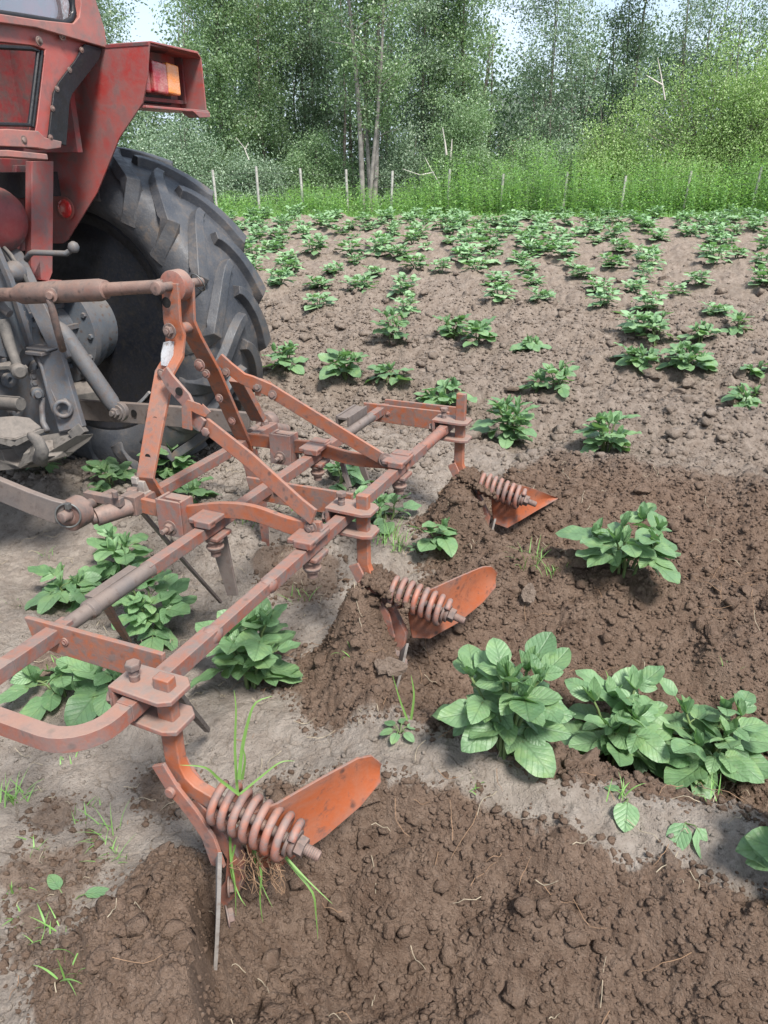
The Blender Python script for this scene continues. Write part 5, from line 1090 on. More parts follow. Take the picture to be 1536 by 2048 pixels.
# long grass caught on the nearest ridging body
def stalk(name, pts, wd, label, cat='grass blade'):
    P = np.array([W(p) for p in pts]); m = len(P); t = np.gradient(P, axis=0); x = np.cross(t, CAM - P); x /= np.linalg.norm(x, axis=1, keepdims=True) + 1e-9; x = x + np.array([0.2, -0.1, 0.1]); x /= np.linalg.norm(x, axis=1, keepdims=True)
    nrm_ = np.cross(t, x); nrm_ /= np.linalg.norm(nrm_, axis=1, keepdims=True) + 1e-9
    s_ = np.linspace(0, 1, m); ww = wd * 0.78 * (1 - s_ ** 1.8 * 0.92)[:, None] / 2; V = np.stack([P - x * ww, P + nrm_ * ww * 0.35, P + x * ww], 1).reshape(-1, 3)
    i = np.arange(m - 1) * 3; F = np.concatenate([np.stack([i, i + 1, i + 4, i + 3], 1), np.stack([i + 1, i + 2, i + 5, i + 4], 1)]); return tag(raw(name, V, F, M['grass'], None, smooth=True, loc=P[0]), label, cat, 'long grass caught on the nearest ridging body')
def sm(pts, n=14):
    P = np.array(pts, float); m = len(P); out = []
    for i in range(m - 1):
        p0 = P[max(i - 1, 0)]; p1 = P[i]; p2 = P[i + 1]; p3 = P[min(i + 2, m - 1)]
        for f in np.linspace(0, 1, max(2, n // (m - 1)), endpoint=False): out.append(0.5 * ((2 * p1) + (-p0 + p2) * f + (2 * p0 - 5 * p1 + 4 * p2 - p3) * f * f + (-p0 + 3 * p1 - 3 * p2 + p3) * f ** 3))
    return out + [P[-1]]
for pts, wd, lb in (
    ([(475, 1585, .80), (470, 1500, .80), (472, 1420, .80), (468, 1380, .80)], .006, 'thin upright grass stem above the nearest spring'),
    ([(478, 1560, .79), (484, 1500, .80), (497, 1440, .81), (512, 1405, .82), (545, 1392, .84)], .008, 'broad grass blade arching right above the nearest spring'),
    ([(480, 1590, .79), (440, 1560, .77), (410, 1535, .75), (360, 1530, .73)], .007, 'grass blade bending left over the shank foot'),
    ([(480, 1588, .79), (520, 1555, .81), (560, 1525, .83), (590, 1522, .85)], .005, 'grass blade bending right over the nearest spring'),
    ([(484, 1560, .80), (490, 1520, .80), (486, 1495, .80)], .006, 'short upright grass blade above the nearest spring'),
    ([(560, 1700, .84), (590, 1740, .83), (625, 1785, .82), (632, 1830, .82), (636, 1880, .82)], .007, 'long grass blade hanging below the spring nut'),
    ([(560, 1700, .83), (610, 1755, .82), (665, 1808, .81)], .005, 'thin grass blade slanting right below the spring nut'),
    ([(505, 1690, .82), (522, 1740, .81), (520, 1800, .80), (526, 1845, .80)], .006, 'grass blade hanging down under the nearest spring'),
    ([(470, 1690, .82), (462, 1740, .81), (478, 1790, .80), (492, 1812, .79)], .005, 'short grass blade hanging beside the edge-on mouldboard'),
    ([(460, 1670, .82), (462, 1720, .81), (470, 1770, .80), (472, 1832, .80)], .006, 'grass blade hanging straight down by the edge-on mouldboard'),
    ([(505, 1700, .83), (520, 1760, .82), (545, 1815, .81)], .004, 'very thin grass blade under the middle of the nearest spring'),
    ([(815, 1440, 1.22), (800, 1400, 1.22), (785, 1350, 1.22)], .006, 'thin upright grass blade left of the small weed on the grey ridge'),
    ([(822, 1440, 1.24), (828, 1390, 1.24), (822, 1350, 1.24)], .007, 'second thin upright grass blade on the grey ridge, right of the first')):
    stalk('long_grass', [PU(*p) for p in sm(pts)], wd, lb)
def rootlets(seed, n, pxr, uu, label, z_drop, name='root_tangle'):
    rg = random.Random(seed); T_ = Tubes(4)
    for _ in range(n):
        p = V3(PU(rg.uniform(*pxr[0]), rg.uniform(*pxr[1]), uu + rg.uniform(-.03, .03))); pts = [p]
        for k in range(7): p = p + V3([rg.uniform(-.01, .01), rg.uniform(-.012, .012), -z_drop * rg.uniform(.5, 1.2)]); pts.append(p)
        T_.add([W(q) for q in pts], 0.0011, 0.0005)
    V, F = T_.arrays(); return tag(raw(name, V, F, M['root'], None, smooth=True, loc=V[0]), label, 'roots')
rootlets(1, 60, ((470, 560), (1690, 1730)), .83, 'tangle of fine brown roots hanging under the nearest spring', 0.012)
# leafy weeds
def weed(px, py, leaves, label, ls=1.0, name='weed_seedling'):
    q = ground_hit(px, py); Lf = Leaves(8, 6); Tb = Tubes(5); o = np.zeros(3)
    for (az, el, stem_, L_, Wd) in leaves:
        d = sph(az, el); e = d * stem_; Tb.add([o - np.array([0, 0, .01]), e * 0.6 + np.array([0, 0, .004]), e], .0018 * ls, .0012 * ls); Lf.add(e, sph(az, el - 0.5), nrm(np.array([0, 0, 1.0]) + 0.3 * sph(az, 0)), L_, Wd, .12, .1, .01)
    (LV, LF, UVs) = Lf.arrays(); SV, SF = Tb.arrays(); r = empty(name, q, label, 'weed'); ow = rootloc(r); raw('foliage', LV + ow, LF, M['potato'], r, smooth=True, uv=UVs); raw('stem', SV + ow, SF, M['stem'], r, smooth=True); return r
weed(135, 1808, ((3.5, .25, .025, .055, .032), (2.4, .7, .035, .040, .026), (0.15, .5, .045, .048, .026), (2.9, 0.3, .01, .03, .018)), 'weed seedling with three oval leaves at the lower left')
weed(800, 1462, tuple((a, .35, .02, .030, .022) for a in (0.3, 1.3, 2.4, 3.4, 4.3, 5.4)), 'small round-leaved weed on the grey ridge above the furrow')
weed(1255, 1590, ((4.4, 0.1, .03, .055, .050), (2.6, .3, .02, .03, .02)), 'single round leaf lying on the grey ridge below the big plants')
weed(1375, 1640, ((5.2, -0.1, .03, .075, .062), (4.0, 0.0, .02, .06, .045)), 'drooping dark leaf hanging down the grey ridge at the right')
weed(835, 1100, tuple((a, .6, .02, .02, .016) for a in (0, 1, 2, 3, 4, 5)), 'tiny leafy weed left of the small potato plant')

def ico():
    t = (1 + 5 ** .5) / 2; v = np.array([(-1, t, 0), (1, t, 0), (-1, -t, 0), (1, -t, 0), (0, -1, t), (0, 1, t), (0, -1, -t), (0, 1, -t), (t, 0, -1), (t, 0, 1), (-t, 0, -1), (-t, 0, 1)], float); v /= np.linalg.norm(v[0])
    f = [(0, 11, 5), (0, 5, 1), (0, 1, 7), (0, 7, 10), (0, 10, 11), (1, 5, 9), (5, 11, 4), (11, 10, 2), (10, 7, 6), (7, 1, 8), (3, 9, 4), (3, 4, 2), (3, 2, 6), (3, 6, 8), (3, 8, 9), (4, 9, 5), (2, 4, 11), (6, 2, 10), (8, 6, 7), (9, 8, 1)]
    V = list(v); F = []; c = {}
    def mid(a, b):
        k = (min(a, b), max(a, b))
        if k not in c: q = V[a] + V[b]; V.append(q / np.linalg.norm(q)); c[k] = len(V) - 1
        return c[k]
    for a, b, d in f: x, y, z = mid(a, b), mid(b, d), mid(d, a); F += [(a, x, z), (b, y, x), (d, z, y), (x, y, z)]
    return np.array(V), np.array(F)
IV, IF = ico()
def subdiv(V, F):
    V = list(V); c = {}; O = []
    def mid(a, b):
        k = (min(a, b), max(a, b))
        if k not in c: q = V[a] + V[b]; V.append(q / np.linalg.norm(q)); c[k] = len(V) - 1
        return c[k]
    for a, b, d in F: x, y, z = mid(a, b), mid(b, d), mid(d, a); O += [(a, x, z), (b, y, x), (d, z, y), (x, y, z)]
    return np.array(V), np.array(O)
IV2, IF2 = subdiv(*subdiv(IV, IF))
IV0, IF0 = IV[:12], np.array([(0, 11, 5), (0, 5, 1), (0, 1, 7), (0, 7, 10), (0, 10, 11), (1, 5, 9), (5, 11, 4), (11, 10, 2), (10, 7, 6), (7, 1, 8), (3, 9, 4), (3, 4, 2), (3, 2, 6), (3, 6, 8), (3, 8, 9), (4, 9, 5), (2, 4, 11), (6, 2, 10), (8, 6, 7), (9, 8, 1)])
def clod_field(name, n, seed, urange, vrange, smin, smax, pw, sel, label, matname, lod=1):
    IV, IF = ((IV0, IF0), (globals()['IV'], globals()['IF']), (IV2, IF2))[lod]
    r = np.random.default_rng(seed); u = r.uniform(*urange, n); v = r.uniform(*vrange, n); k = sel(u, v) > r.random(n); u = u[k]; v = v[k]; n = len(u)
    s_ = smin * (smax / smin) ** (r.random(n) ** pw); z = gfull(u, v, np.ones(len(u), bool))[0] + s_ * r.uniform(-.1, .45, n)
    if lod < 2: base = np.clip(r.normal(size=(24, len(IV))) * 0.26 + 1, .5, 1.6)
    else:
        base = np.ones((24, len(IV)))
        for j in range(24):
            for _ in range(11):      # broken faces: cut the ball with random planes, then roughen
                nn = r.normal(size=3); nn /= np.linalg.norm(nn); dd = IV @ nn; cap = r.uniform(.45, .85); base[j] = np.where(dd > 0, np.minimum(base[j], cap / np.maximum(dd, 1e-3)), base[j])
            base[j] = base[j] * (1 + r.normal(size=len(IV)) * 0.045)
    sh = base[r.integers(0, 12, n)]; a = r.uniform(0, 6.28, n); sc = np.stack([r.uniform(.8, 1.3, n), r.uniform(.7, 1.1, n), r.uniform(.55, .85, n)], 1)
    P = IV[None] * sh[..., None] * sc[:, None] * s_[:, None, None]; ca, sa = np.cos(a)[:, None], np.sin(a)[:, None]; X = P[..., 0] * ca - P[..., 1] * sa; Y = P[..., 0] * sa + P[..., 1] * ca
    C0 = u[:, None] * UV + v[:, None] * VV; C0[:, 2] += z; P = np.stack([X, Y, P[..., 2]], -1) + C0[:, None]
    F = (IF[None] + (np.arange(n) * len(IV))[:, None, None]).reshape(-1, 3); dk = gdark(u, v) if name != 'spilled_crumbs' else np.ones(n); lo = ss(2.6, 3.4, u); m = len(IV)
    return tag(raw(name, P.reshape(-1, 3), F, M[matname], None, smooth=False, attr={'damp': np.repeat(dk, m), 'loose': np.repeat(lo, m)}), label, None, None, 'stuff')
damp_ = lambda u, v: gdark(u, v) * 0.85
clod_field('soil_crumbs', 105000, 5, (.3, 3.3), (-1.0, 1.3), .0020, .0085, 2.2, damp_, 'fine brown soil crumbs over the fresh furrows', 'soil', 0)
clod_field('soil_clods', 4800, 15, (.3, 3.3), (-1.0, 1.3), .006, .021, 3.0, damp_, 'loose brown soil clods scattered over the fresh furrows', 'soil', 1)
def spill(u, v):
    a = gdark(u, v); b = np.zeros_like(u)
    for du, dv in ((.035, 0), (-.035, 0), (0, .035), (0, -.035), (.02, .02), (-.02, -.02)): b = b + gdark(u + du, v + dv)
    return np.clip(b / 6, 0, 1) * (1 - a) * 1.1
clod_field('spilled_crumbs', 150000, 56, (.3, 2.9), (-1.3, 1.2), .0022, .010, 2.2, spill, 'brown crumbs spilled from the furrows onto the pale crust', 'soil', 0)
clod_field('broken_soil_lumps', 130, 16, (.3, 3.2), (-0.95, 1.3), .018, .042, 1.6, damp_, 'larger broken lumps of damp brown soil along the furrows', 'soil', 2)
clod_field('soil_clods', 19000, 6, (2.7, 12.0), (-5, 4.5), .006, .040, 3.0, lambda u, v: ss(2.7, 3.3, u) * 0.9 * ss(14, 3, u), 'loose pale clods scattered over the unworked rows beyond the cultivator', 'soil', 1)
clod_field('soil_crumbs', 90000, 36, (2.8, 7.5), (-3.6, 2.6), .0035, .014, 2.4, lambda u, v: ss(2.8, 3.2, u) * 0.9 * ss(9, 4, u), 'pale crumbs of dry soil between the distant plants', 'soil', 0)
clod_field('broken_soil_lumps', 260, 26, (2.9, 9.0), (-4, 3.5), .025, .065, 1.6, lambda u, v: ss(2.7, 3.3, u), 'larger pale broken lumps of soil between the distant plants', 'soil', 2)
clod_field('soil_crumbs', 60000, 8, (.2, 2.8), (-2.8, 1.0), .0018, .0075, 2.6, lambda u, v: (1 - gdark(u, v)) * np.clip(0.35 + 1.8 * fbm(u * 3, v * 3, 99, 3), 0.12, 1), 'small crumbs of dry soil on the crusted ground', 'soil', 0)
clod_field('soil_clods', 5000, 9, (1.9, 3.0), (-3.2, -1.0), .005, .024, 2.6, lambda u, v: ss(1.9, 2.2, u) * 0.8, 'crumbly clods round the foot of the tractor tyre', 'soil', 1)
def slab(q, pts, th, tilt, label, seed):
    # broken crust slab: irregular outline, rough faces
    r = np.random.default_rng(seed); c = W((q[0], q[1], gz(q[0], q[1]) + q[2])); n = len(pts); R_ = 7; V = []; F = []
    for s_ in (1, -1):
        V.append(c + np.array([0, 0, s_ * th / 2]))
        for k in range(1, R_ + 1):
            for x, y in pts: f = k / R_; p = np.array([x * f, y * f, s_ * th / 2 * (1 - .35 * f ** 4)]) + r.normal(size=3) * 0.0018; p[2] += tilt[0] * p[0] + tilt[1] * p[1]; V.append(c + p)
    o2 = 1 + R_ * n
    for b_, fl in ((0, False), (o2, True)):
        for j in range(n): t_ = [b_, b_ + 1 + j, b_ + 1 + (j + 1) % n]; F.append(t_[::-1] if fl else t_)
        for k in range(R_ - 1):
            for j in range(n): a = b_ + 1 + k * n; t_ = [a + j, a + n + j, a + n + (j + 1) % n, a + (j + 1) % n]; F.append(t_[::-1] if fl else t_)
    e = 1 + (R_ - 1) * n
    for j in range(n): F.append([e + j, o2 + e + j, o2 + e + (j + 1) % n, e + (j + 1) % n])
    m = len(V); return tag(raw('soil_slab', V, F, M['soil'], None, loc=c, recalc=True, attr={'damp': np.full(m, .6), 'loose': np.full(m, .5)}), label, 'soil slab', 'crust slabs')
def outline(n, a, b, seed):
    r = np.random.default_rng(seed); return [(a * math.cos(t) * (1 + r.normal() * .12), b * math.sin(t) * (1 + r.normal() * .12)) for t in np.linspace(0, 2 * math.pi, n + 1)[:-1]]
slab((1.43, -.60, .022), outline(17, .040, .026, 1), .014, (-.15, .12), 'flat grey-topped slab of crust standing at the foot of the second soil heap', 1)
slab((1.95, -.38, .03), outline(13, .020, .022, 2), .009, (.3, .8), 'small thin crust slab standing up left of the low spreading potato plant', 2)
slab((4.0, -.86, .02), outline(15, .065, .05, 3), .03, (.2, -.3), 'pale slab of crust under the flattened potato plant', 3)
slab((3.78, -.92, .01), outline(15, .045, .03, 4), .018, (.0, -.2), 'small pale crust slab in front of the slab with the flattened plant', 4)
def clinging(ut, n, seed, label):
    r = np.random.default_rng(seed); f = r.random(n) ** 1.5; s_ = r.uniform(.002, .010, n); u = ut + r.normal(size=n) * .022; v = -.76 + .02 + .13 * f + r.normal(size=n) * .008; z = .318 - .05 * f - 3.5 * (u - ut) ** 2 / .02 * .012 + r.normal(size=n) * .004
    b = np.clip(r.normal(size=(n, 42)) * .25 + 1, .5, 1.6); P = IV[None] * b[..., None] * s_[:, None, None]; C0 = u[:, None] * UV + v[:, None] * VV; C0[:, 2] += z; P = P + C0[:, None]
    F = (IF[None] + (np.arange(n) * 42)[:, None, None]).reshape(-1, 3); m = n * 42; tag(raw('clinging_soil', P.reshape(-1, 3), F, M['soil'], None, attr={'damp': np.ones(m), 'loose': np.zeros(m)}), label, None, None, 'stuff')
clinging(TU[1], 520, 1, 'crumbs of brown soil heaped over the second spring'); clinging(TU[2], 620, 2, 'crumbs of brown soil heaped over the third spring')
def litter(name, n, seed, urange, vrange, l0, l1, r0, mat, label, sel=None):
    r = random.Random(seed); T_ = Tubes(4)
    for _ in range(n):
        u, v = r.uniform(*urange), r.uniform(*vrange)
        if sel and r.random() > sel(u, v): continue
        a = r.uniform(0, 6.28); L_ = r.uniform(l0, l1); b = r.uniform(-1.2, 1.2); pts = []; x, y = u, v
        for k in range(6): pts.append(W((x, y, gz(x, y) + 0.010 + 0.006 * math.sin(k * 1.3 + a)))); x += math.cos(a) * L_ / 5; y += math.sin(a) * L_ / 5; a += b / 5 + r.uniform(-.3, .3)
        T_.add(pts, r0, r0 * 0.6)
    V, F = T_.arrays(); return tag(raw(name, V, F, M[mat], None, smooth=True), label, None, None, 'stuff')
litter('straw_litter', 520, 3, (.3, 3.0), (-2.2, 1.2), .012, .07, .0011, 'straw', 'short pale bits of straw and dry stems lying on the soil')
litter('root_litter', 260, 4, (.35, 2.9), (-1.0, 1.0), .03, .09, .0008, 'root', 'fine brown rootlets lying on the turned soil')

# ------------------------------------------------------------------ field margin, fence, trees
def wx_(px, y): return (px - 768) / 1696.0 * y
r = np.random.default_rng(12)
n = 42000; x = r.uniform(-12, 14, n); y = 16.75 + 1.9 * r.random(n) ** 1.2 ; it = np.stack([x, y, np.full(n, .12), r.uniform(0, 6.28, n), r.uniform(.08, .24, n), r.uniform(.006, .012, n), r.uniform(0, .6, n), r.uniform(0, 1.2, n)], 1)
P, F = blade_arrays(it, 3); tag(raw('margin_grass', P, F, M['grass'], None), 'bright green grass margin along the far edge of the potato field', None, None, 'stuff')
def weed_height(x, y):
    px = 768 + x / y * 1696; return 0.48 + 0.12 * ss(480, 600, px) + 0.60 * ss(800, 900, px) + 0.10 * np.sin(x * 2.3) * ss(700, 900, px)
Lf = Leaves(2, 2); T_ = Tubes(3); rg = random.Random(31)
for _ in range(3400):
    y = 17.55 + 2.4 * rg.random(); x = rg.uniform(-11.5, 12.5); h = weed_height(x, y) * rg.uniform(.6, 1.15) * (0.55 + 0.45 * min(1, (y - 17.5) / .5)) * (0.8 + 0.45 * float(vnoise(np.array([x * 1.7]), np.array([y * 1.2]), 5)[0])); b = np.array([x, y, .11]); lean = np.array([rg.uniform(-.12, .12), rg.uniform(-.12, .12), 1]) * h
    T_.add([b, b + lean * .5, b + lean], .004, .002)
    for k in range(int(7 + h * 13)):
        f = 0.12 + 0.88 * (k / (7 + h * 13)); a = k * 2.4 + rg.uniform(-.4, .4); L_ = rg.uniform(.08, .17) * (1.15 - .5 * f); Lf.add(b + lean * f, sph(a, rg.uniform(-.1, .8)), (0.1, 0.1, 1), L_, L_ * rg.uniform(.2, .34), .3, .35, 0)
LV, LF, UVs = Lf.arrays(); SV, SF = T_.arrays()
tag(raw('tall_weeds', np.vstack([LV, SV]), np.vstack([LF, SF + len(LV)]), M['nettle'], None, uv=np.vstack([UVs, np.zeros((len(SV), 2))]), smooth=False), 'tall green weeds growing thickly along the wire fence', None, None, 'stuff')

fence = empty('wire_fence', toU(np.array([0, 19.0, .1])), 'long wire fence with pale wooden posts in front of the trees', 'fence')
fps = [(425, 340), (512, 333), (600, 337), (692, 339), (785, 342), (900, 338), (1007, 348), (1135, 344), (1252, 352), (1383, 342), (1524, 334), (1680, 330), (330, 340)]
rg = random.Random(3); posts = []
for px, py in sorted(fps):
    rr = ray(px, py); t = 18.4 / rr[1]; top = CAM + rr * t; lean = (px - 768) * 0.00008 + rg.uniform(-.03, .03)
    bot = np.array([top[0] - lean, top[1] - rg.uniform(-.03, .03), 0.08]); T_ = Tubes(8); T_.add([bot, (bot + top) / 2, top, top + np.array([0, 0, .004])], .029, .028); V, F = T_.arrays()
    raw('fence_post', V, F, M['post'], fence, smooth=False); posts.append(top)
    # closed post top
for hz in (.10, .32, .55):
    T_ = Tubes(4); pts = []
    for a, b in zip(posts[:-1], posts[1:]):
        for f in (0, .33, .66): pts.append(a + (b - a) * f + np.array([0, -.035, -hz - .02 * math.sin(f * 3.1)]))
    pts.append(posts[-1] + np.array([0, -.035, -hz])); T_.add(pts, .0022, .0022); V, F = T_.arrays(); raw('fence_wire', V, F, M['wire'], fence)

def leafcloud(C_, nper, sig, size, rng, flatz=0.8, asp=0.55):
    n = len(C_) * nper; c = np.repeat(np.asarray(C_), nper, 0) + rng.normal(size=(n, 3)) * np.array([sig, sig, sig * flatz]); a = rng.normal(size=(n, 3)); a /= np.linalg.norm(a, axis=1, keepdims=True); b = rng.normal(size=(n, 3)); b[:, 2] *= 0.6
    b -= a * (a * b).sum(1, keepdims=True); b /= np.linalg.norm(b, axis=1, keepdims=True) + 1e-9; s_ = size * rng.uniform(.6, 1.3, (n, 1)); a = a * s_ / 2; b = b * s_ / 2 * asp
    V = np.stack([c - a, c + b - a * .1, c + a, c - b - a * .1], 1).reshape(-1, 3); F = np.arange(n * 4).reshape(-1, 4); return V, F
def tree(label, px, y, H, spread, seed, lm='leaf_a', bark='bark', stems=1, nclump=240, nper=70, size=.066, zlow=0.12, sig=.18, rad=.075, name='tree', cat='tree', lean=0.0, group='trees beyond the fence', up=0.55, stemspread=0.25):
    rg = random.Random(seed); rn = np.random.default_rng(seed); x0 = wx_(px, y); root = bpy.data.objects.new(name, None); root.location = (x0, y, 0.1); root.empty_display_size = .3; COL.objects.link(root); tag(root, label, cat, group)
    T_ = Tubes(7); tips = []; o = np.array([x0, y, 0.05])
    for s_ in range(stems):
        a = rg.uniform(0, 6.28); sp_ = stemspread * rg.uniform(.4, 1) if stems > 1 else 0; h = H * rg.uniform(.82, 1.0); b0 = o + np.array([math.cos(a), math.sin(a), 0]) * 0.12 * (stems > 1); P = []
        ph = rg.uniform(0, 6)
        for k in range(9): f = k / 8; P.append(b0 + np.array([math.cos(a) * sp_ * H * f * .5 + lean * f * H + .06 * math.sin(f * 7 + ph), math.sin(a) * sp_ * H * f * .5 + .06 * math.sin(f * 6 + ph * 2), h * f]))
        rr = rad * rg.uniform(.6, 1) * (1 if stems == 1 else .8); T_.add(P, rr, rr * .15); P = np.array(P)
        nb_ = int(nclump / 7 / stems)
        for k in range(nb_):
            f = zlow + (0.98 - zlow) * (k + rg.random()) / nb_; i = min(7, int(f * 8)); p = P[i] + (P[i + 1] - P[i]) * (f * 8 - i); az = rg.uniform(0, 6.28); ln = spread * (0.35 + 0.75 * math.sin(math.pi * min(1, (f - zlow * .5) * 1.02) ** .8)) * rg.uniform(.5, 1.05); el = up + rg.uniform(-.3, .35)
            q = [p]; d = sph(az, el)
            for j in range(4): d = nrm(d + V3([rg.uniform(-.25, .25), rg.uniform(-.25, .25), rg.uniform(-.18, .12)])); q.append(q[-1] + d * ln / 4)
            T_.add(q, rr * .32 * (1.1 - f), .005); q = np.array(q)
            for j in range(7):
                g = rg.uniform(.25, 1.0) * 4; gi = min(3, int(g)); tips.append(q[gi] + (q[gi + 1] - q[gi]) * (g - gi) + V3([rg.gauss(0, .12), rg.gauss(0, .12), rg.gauss(0, .12)]) * spread)
    V, F = T_.arrays(); raw('trunk', V, F, M[bark], root, smooth=True); V, F = leafcloud(tips, int(nper * 1.5), sig, size, rn); raw('crown', V, F, M[lm], root); return root
def bush(label, px, y, H, rx, ry, seed, lm, nclump=260, nper=95, size=.052, sig=.15, dx=0.0, name='bush', cat='bush', group='bushes behind the fence', z0=0.0):
    rg = random.Random(seed); rn = np.random.default_rng(seed); x0 = wx_(px, y); root = bpy.data.objects.new(name, None); root.location = (x0, y, 0.1); COL.objects.link(root); tag(root, label, cat, group); T_ = Tubes(5); tips = []
    for k in range(nclump):
        a = rg.uniform(0, 6.28); e = math.asin(rg.uniform(0.0, 1.0)); m_ = rg.random() ** .35 * (0.80 + 0.28 * math.sin(a * 3 + seed) * math.sin(e * 4 + seed * .7)); p = np.array([x0 + rx * math.cos(a) * math.cos(e) * m_, y + ry * math.sin(a) * math.cos(e) * m_, z0 + .12 + H * (0.05 + .95 * math.sin(e)) * m_]); tips.append(p)
        if k % 4 == 0: b = np.array([x0 + rg.uniform(-.2, .2) * rx, y, .05]); m2 = (b + p) / 2 + np.array([rg.uniform(-.1, .1), 0, .12 * H]); T_.add([b, m2, p], .018, .004)
    V, F = T_.arrays(); raw('trunk', V, F, M['bark'], root, smooth=True); V, F = leafcloud(tips, nper, sig, size, rn); raw('crown', V, F, M[lm], root); return root
tree('round-headed tree far behind the tractor cab', 190, 30, 7.6, 2.3, 1, 'leaf_b', nclump=420, nper=60, size=.10, sig=.25, zlow=.25)
tree('green birch right of the tractor lamp housing', 425, 22.5, 8.2, 1.35, 2, 'leaf_a', stems=3, nclump=520, nper=60, stemspread=.16)
tree('slim birch left of the grey multi-stemmed tree', 520, 24, 8.5, 1.3, 3, 'leaf_a', stems=2, nclump=460, nper=60, stemspread=.12)
tree('dark leafy tree between two birches', 610, 25, 8.5, 1.5, 4, 'leaf_d', stems=2, nclump=480, nper=60, stemspread=.1)
tree('large multi-stemmed tree with pale grey trunks in the middle', 735, 20.9, 9.0, 1.6, 5, 'leaf_a', bark='palebark', stems=5, nclump=560, nper=44, rad=.10, stemspread=.22, zlow=.22)
tree('airy birch right of the pale grey trunks', 840, 23.5, 8.8, 1.3, 6, 'leaf_b', stems=2, nclump=420, nper=55, stemspread=.12)
tree('bright birch left of the gap of sky', 930, 23, 7.6, 1.15, 7, 'leaf_a', stems=2, nclump=380, nper=60, stemspread=.10)
tree('thin spreading tree with sky showing through its branches', 1115, 23, 8.4, 1.35, 8, 'leaf_b', stems=3, nclump=420, nper=42, rad=.05, stemspread=.20, sig=.18)
tree('dark narrow tree left of the tall bare-branched tree', 1245, 24, 8.6, .85, 9, 'leaf_d', stems=2, nclump=300, nper=52, stemspread=.06)
tree('tall bare-branched tree behind the bright willow', 1370, 26, 9.5, 1.8, 10, 'leaf_b', stems=4, nclump=460, nper=34, rad=.045, stemspread=.30, sig=.18)
tree('tree behind the bright willow at the right edge', 1560, 25, 7.0, 1.6, 11, 'leaf_a', stems=2, nclump=260, nper=50)
bush('broad bright green willow at the right', 1450, 20.6, 4.35, 2.7, 1.3, 21, 'leaf_c', nclump=1000, nper=95, sig=.20)
bush('bright willow beyond the right edge of the picture', 1720, 21.5, 4.2, 2.2, 1.3, 22, 'leaf_c', nclump=420)
bush('mid-green bush leaning left of the bright willow', 1225, 20.8, 2.75, 1.25, .9, 23, 'leaf_c', nclump=300)
bush('medium green willow bush in the centre right', 925, 20.7, 2.85, 1.05, .9, 24, 'leaf_a', nclump=480)
bush('grey-green bush behind the tractor tyre', 350, 20.4, 2.3, 1.5, .9, 25, 'leaf_b', nclump=420)
bush('low grey-green bush left of the fence middle', 500, 20.8, 1.6, .95, .8, 26, 'leaf_b', nclump=260)
bush('shaded undergrowth bush left of the pale trunks', 630, 21.6, 2.2, 1.0, .8, 27, 'leaf_a', nclump=300)
bush('shaded undergrowth bush right of the pale trunks', 800, 21.6, 2.0, .9, .8, 28, 'leaf_b', nclump=280)
bush('small green bush below the thin spreading tree', 1060, 21.2, 2.1, .8, .8, 29, 'leaf_a', nclump=280)
bush('dark bush under the thin spreading tree', 1150, 22.2, 1.9, .7, .7, 30, 'leaf_b', nclump=160)
# woodland mass behind
rn = np.random.default_rng(77); C_ = []; rg = random.Random(78); T_ = Tubes(5)
def woodh(px): return 5.3 * (1 - .45 * math.exp(-((px - 1020) / 60) ** 2) - .35 * math.exp(-((px - 1130) / 60) ** 2) - .7 * math.exp(-((px - 335) / 30) ** 2)) * (0.62 if px < 310 else 1) * (.8 if px > 1200 else 1)
for _ in range(5200):
    y = rg.uniform(25.0, 34); px = rg.uniform(60, 1900); h = woodh(px) * (y / 28) * rg.uniform(0, 1) ** 1.15; C_.append((wx_(px, y), y, .2 + h + .5 * math.sin(px * .05)))
for _ in range(80):
    y = rg.uniform(24.5, 31); px = rg.uniform(330, 1600); x = wx_(px, y); h = woodh(px) * 1.1; T_.add([(x, y, 0), (x + rg.uniform(-.2, .2), y, h * .5), (x + rg.uniform(-.4, .4), y, h)], rg.uniform(.03, .07), .012)
V, F = leafcloud(C_, 36, .42, .13, rn); tag(raw('background_woodland', V, F, M['leaf_d'], None), 'dense dark woodland foliage behind the separate trees', None, None, 'stuff')
V, F = T_.arrays(); tag(raw('woodland_trunks', V, F, M['bark'], None, smooth=True), 'thin grey trunks in the depth of the woodland', None, None, 'stuff')
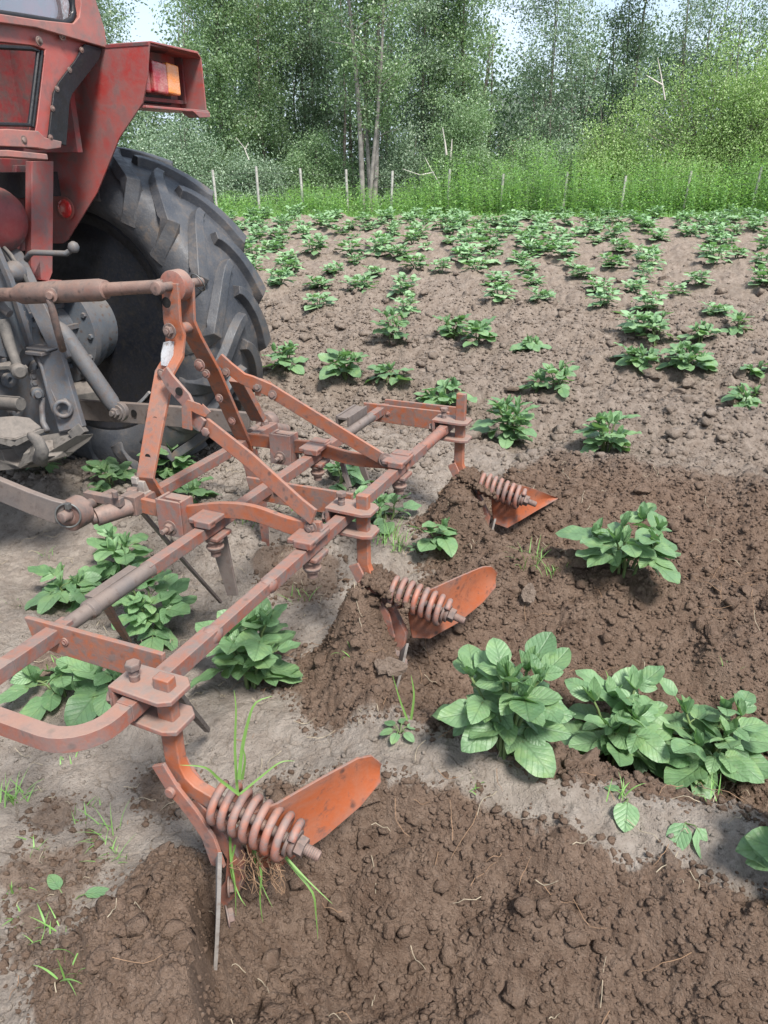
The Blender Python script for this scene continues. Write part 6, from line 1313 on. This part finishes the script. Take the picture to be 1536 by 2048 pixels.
# snags
def snag(label, pts, r0, group='bleached dead branches'):
    T_ = Tubes(6); P = [];
    for seg in pts: T_.add([CAM + ray(px, py) * (y / ray(px, py)[1]) for px, py, y in seg], r0, r0 * .3)
    V, F = T_.arrays(); tag(raw('dead_branch', V, F, M['deadwood'], None, smooth=True, loc=V[0]), label, 'dead branch', group)
snag('bleached dead stems above the centre of the fence', [[(893, 310, 20.2), (890, 285, 20.2), (885, 255, 20.2)], [(901, 320, 20.2), (903, 295, 20.2), (904, 278, 20.2)]], .03)
snag('forked bleached branch leaning over the fence', [[(880, 370, 19.3), (860, 335, 19.3), (850, 315, 19.3)], [(868, 345, 19.3), (840, 350, 19.3), (805, 338, 19.3)]], .018)
snag('bleached snag sticking out of the bright willow', [[(1330, 200, 19.6), (1322, 150, 19.6), (1315, 115, 19.6)], [(1325, 170, 19.6), (1308, 160, 19.6), (1292, 150, 19.6)]], .02)
snag('forked dead twig in the bush behind the tyre', [[(498, 320, 19.8), (488, 295, 19.8), (472, 275, 19.8)], [(490, 300, 19.8), (497, 285, 19.8)]], .016)
# red barn glimpsed through the trees
bx, by = wx_(1110, 40), 40.0
barn = bpy.data.objects.new('barn', None); barn.location = (bx, by, 0.1); COL.objects.link(barn); tag(barn, 'red wooden barn glimpsed through the trees', 'barn')
def wbox(name, c, h, mat, parent):
    v = np.array([[c[0] + h[0] * i, c[1] + h[1] * j, c[2] + h[2] * k] for i in (-1, 1) for j in (-1, 1) for k in (-1, 1)]); return raw(name, v, [[0, 1, 3, 2], [4, 6, 7, 5], [0, 4, 5, 1], [2, 3, 7, 6], [0, 2, 6, 4], [1, 5, 7, 3]], M[mat], parent, recalc=True)
wbox('wall', (bx, by + 2, 1.4), (2.2, 2.0, 1.4), 'barnred', barn)
raw('roof', np.array([[bx - 2.5, by - .3, 2.7], [bx + 2.5, by - .3, 2.7], [bx + 2.5, by + 2, 4.1], [bx - 2.5, by + 2, 4.1], [bx - 2.5, by + 4.3, 2.7], [bx + 2.5, by + 4.3, 2.7], [bx - 2.5, by - .3, 2.6], [bx + 2.5, by - .3, 2.6], [bx + 2.5, by + 4.3, 2.6], [bx - 2.5, by + 4.3, 2.6]]), [[0, 1, 2, 3], [3, 2, 5, 4], [6, 9, 8, 7], [0, 6, 7, 1], [4, 5, 8, 9], [0, 3, 4, 9, 6], [1, 7, 8, 5, 2]], M['barnroof'], barn, recalc=True)
wbox('window', (bx - .6, by - .02, 1.5), (.4, .03, .45), 'barnwhite', barn); wbox('door', (bx + .9, by - .02, 1.0), (.5, .03, .95), 'barnwhite', barn)
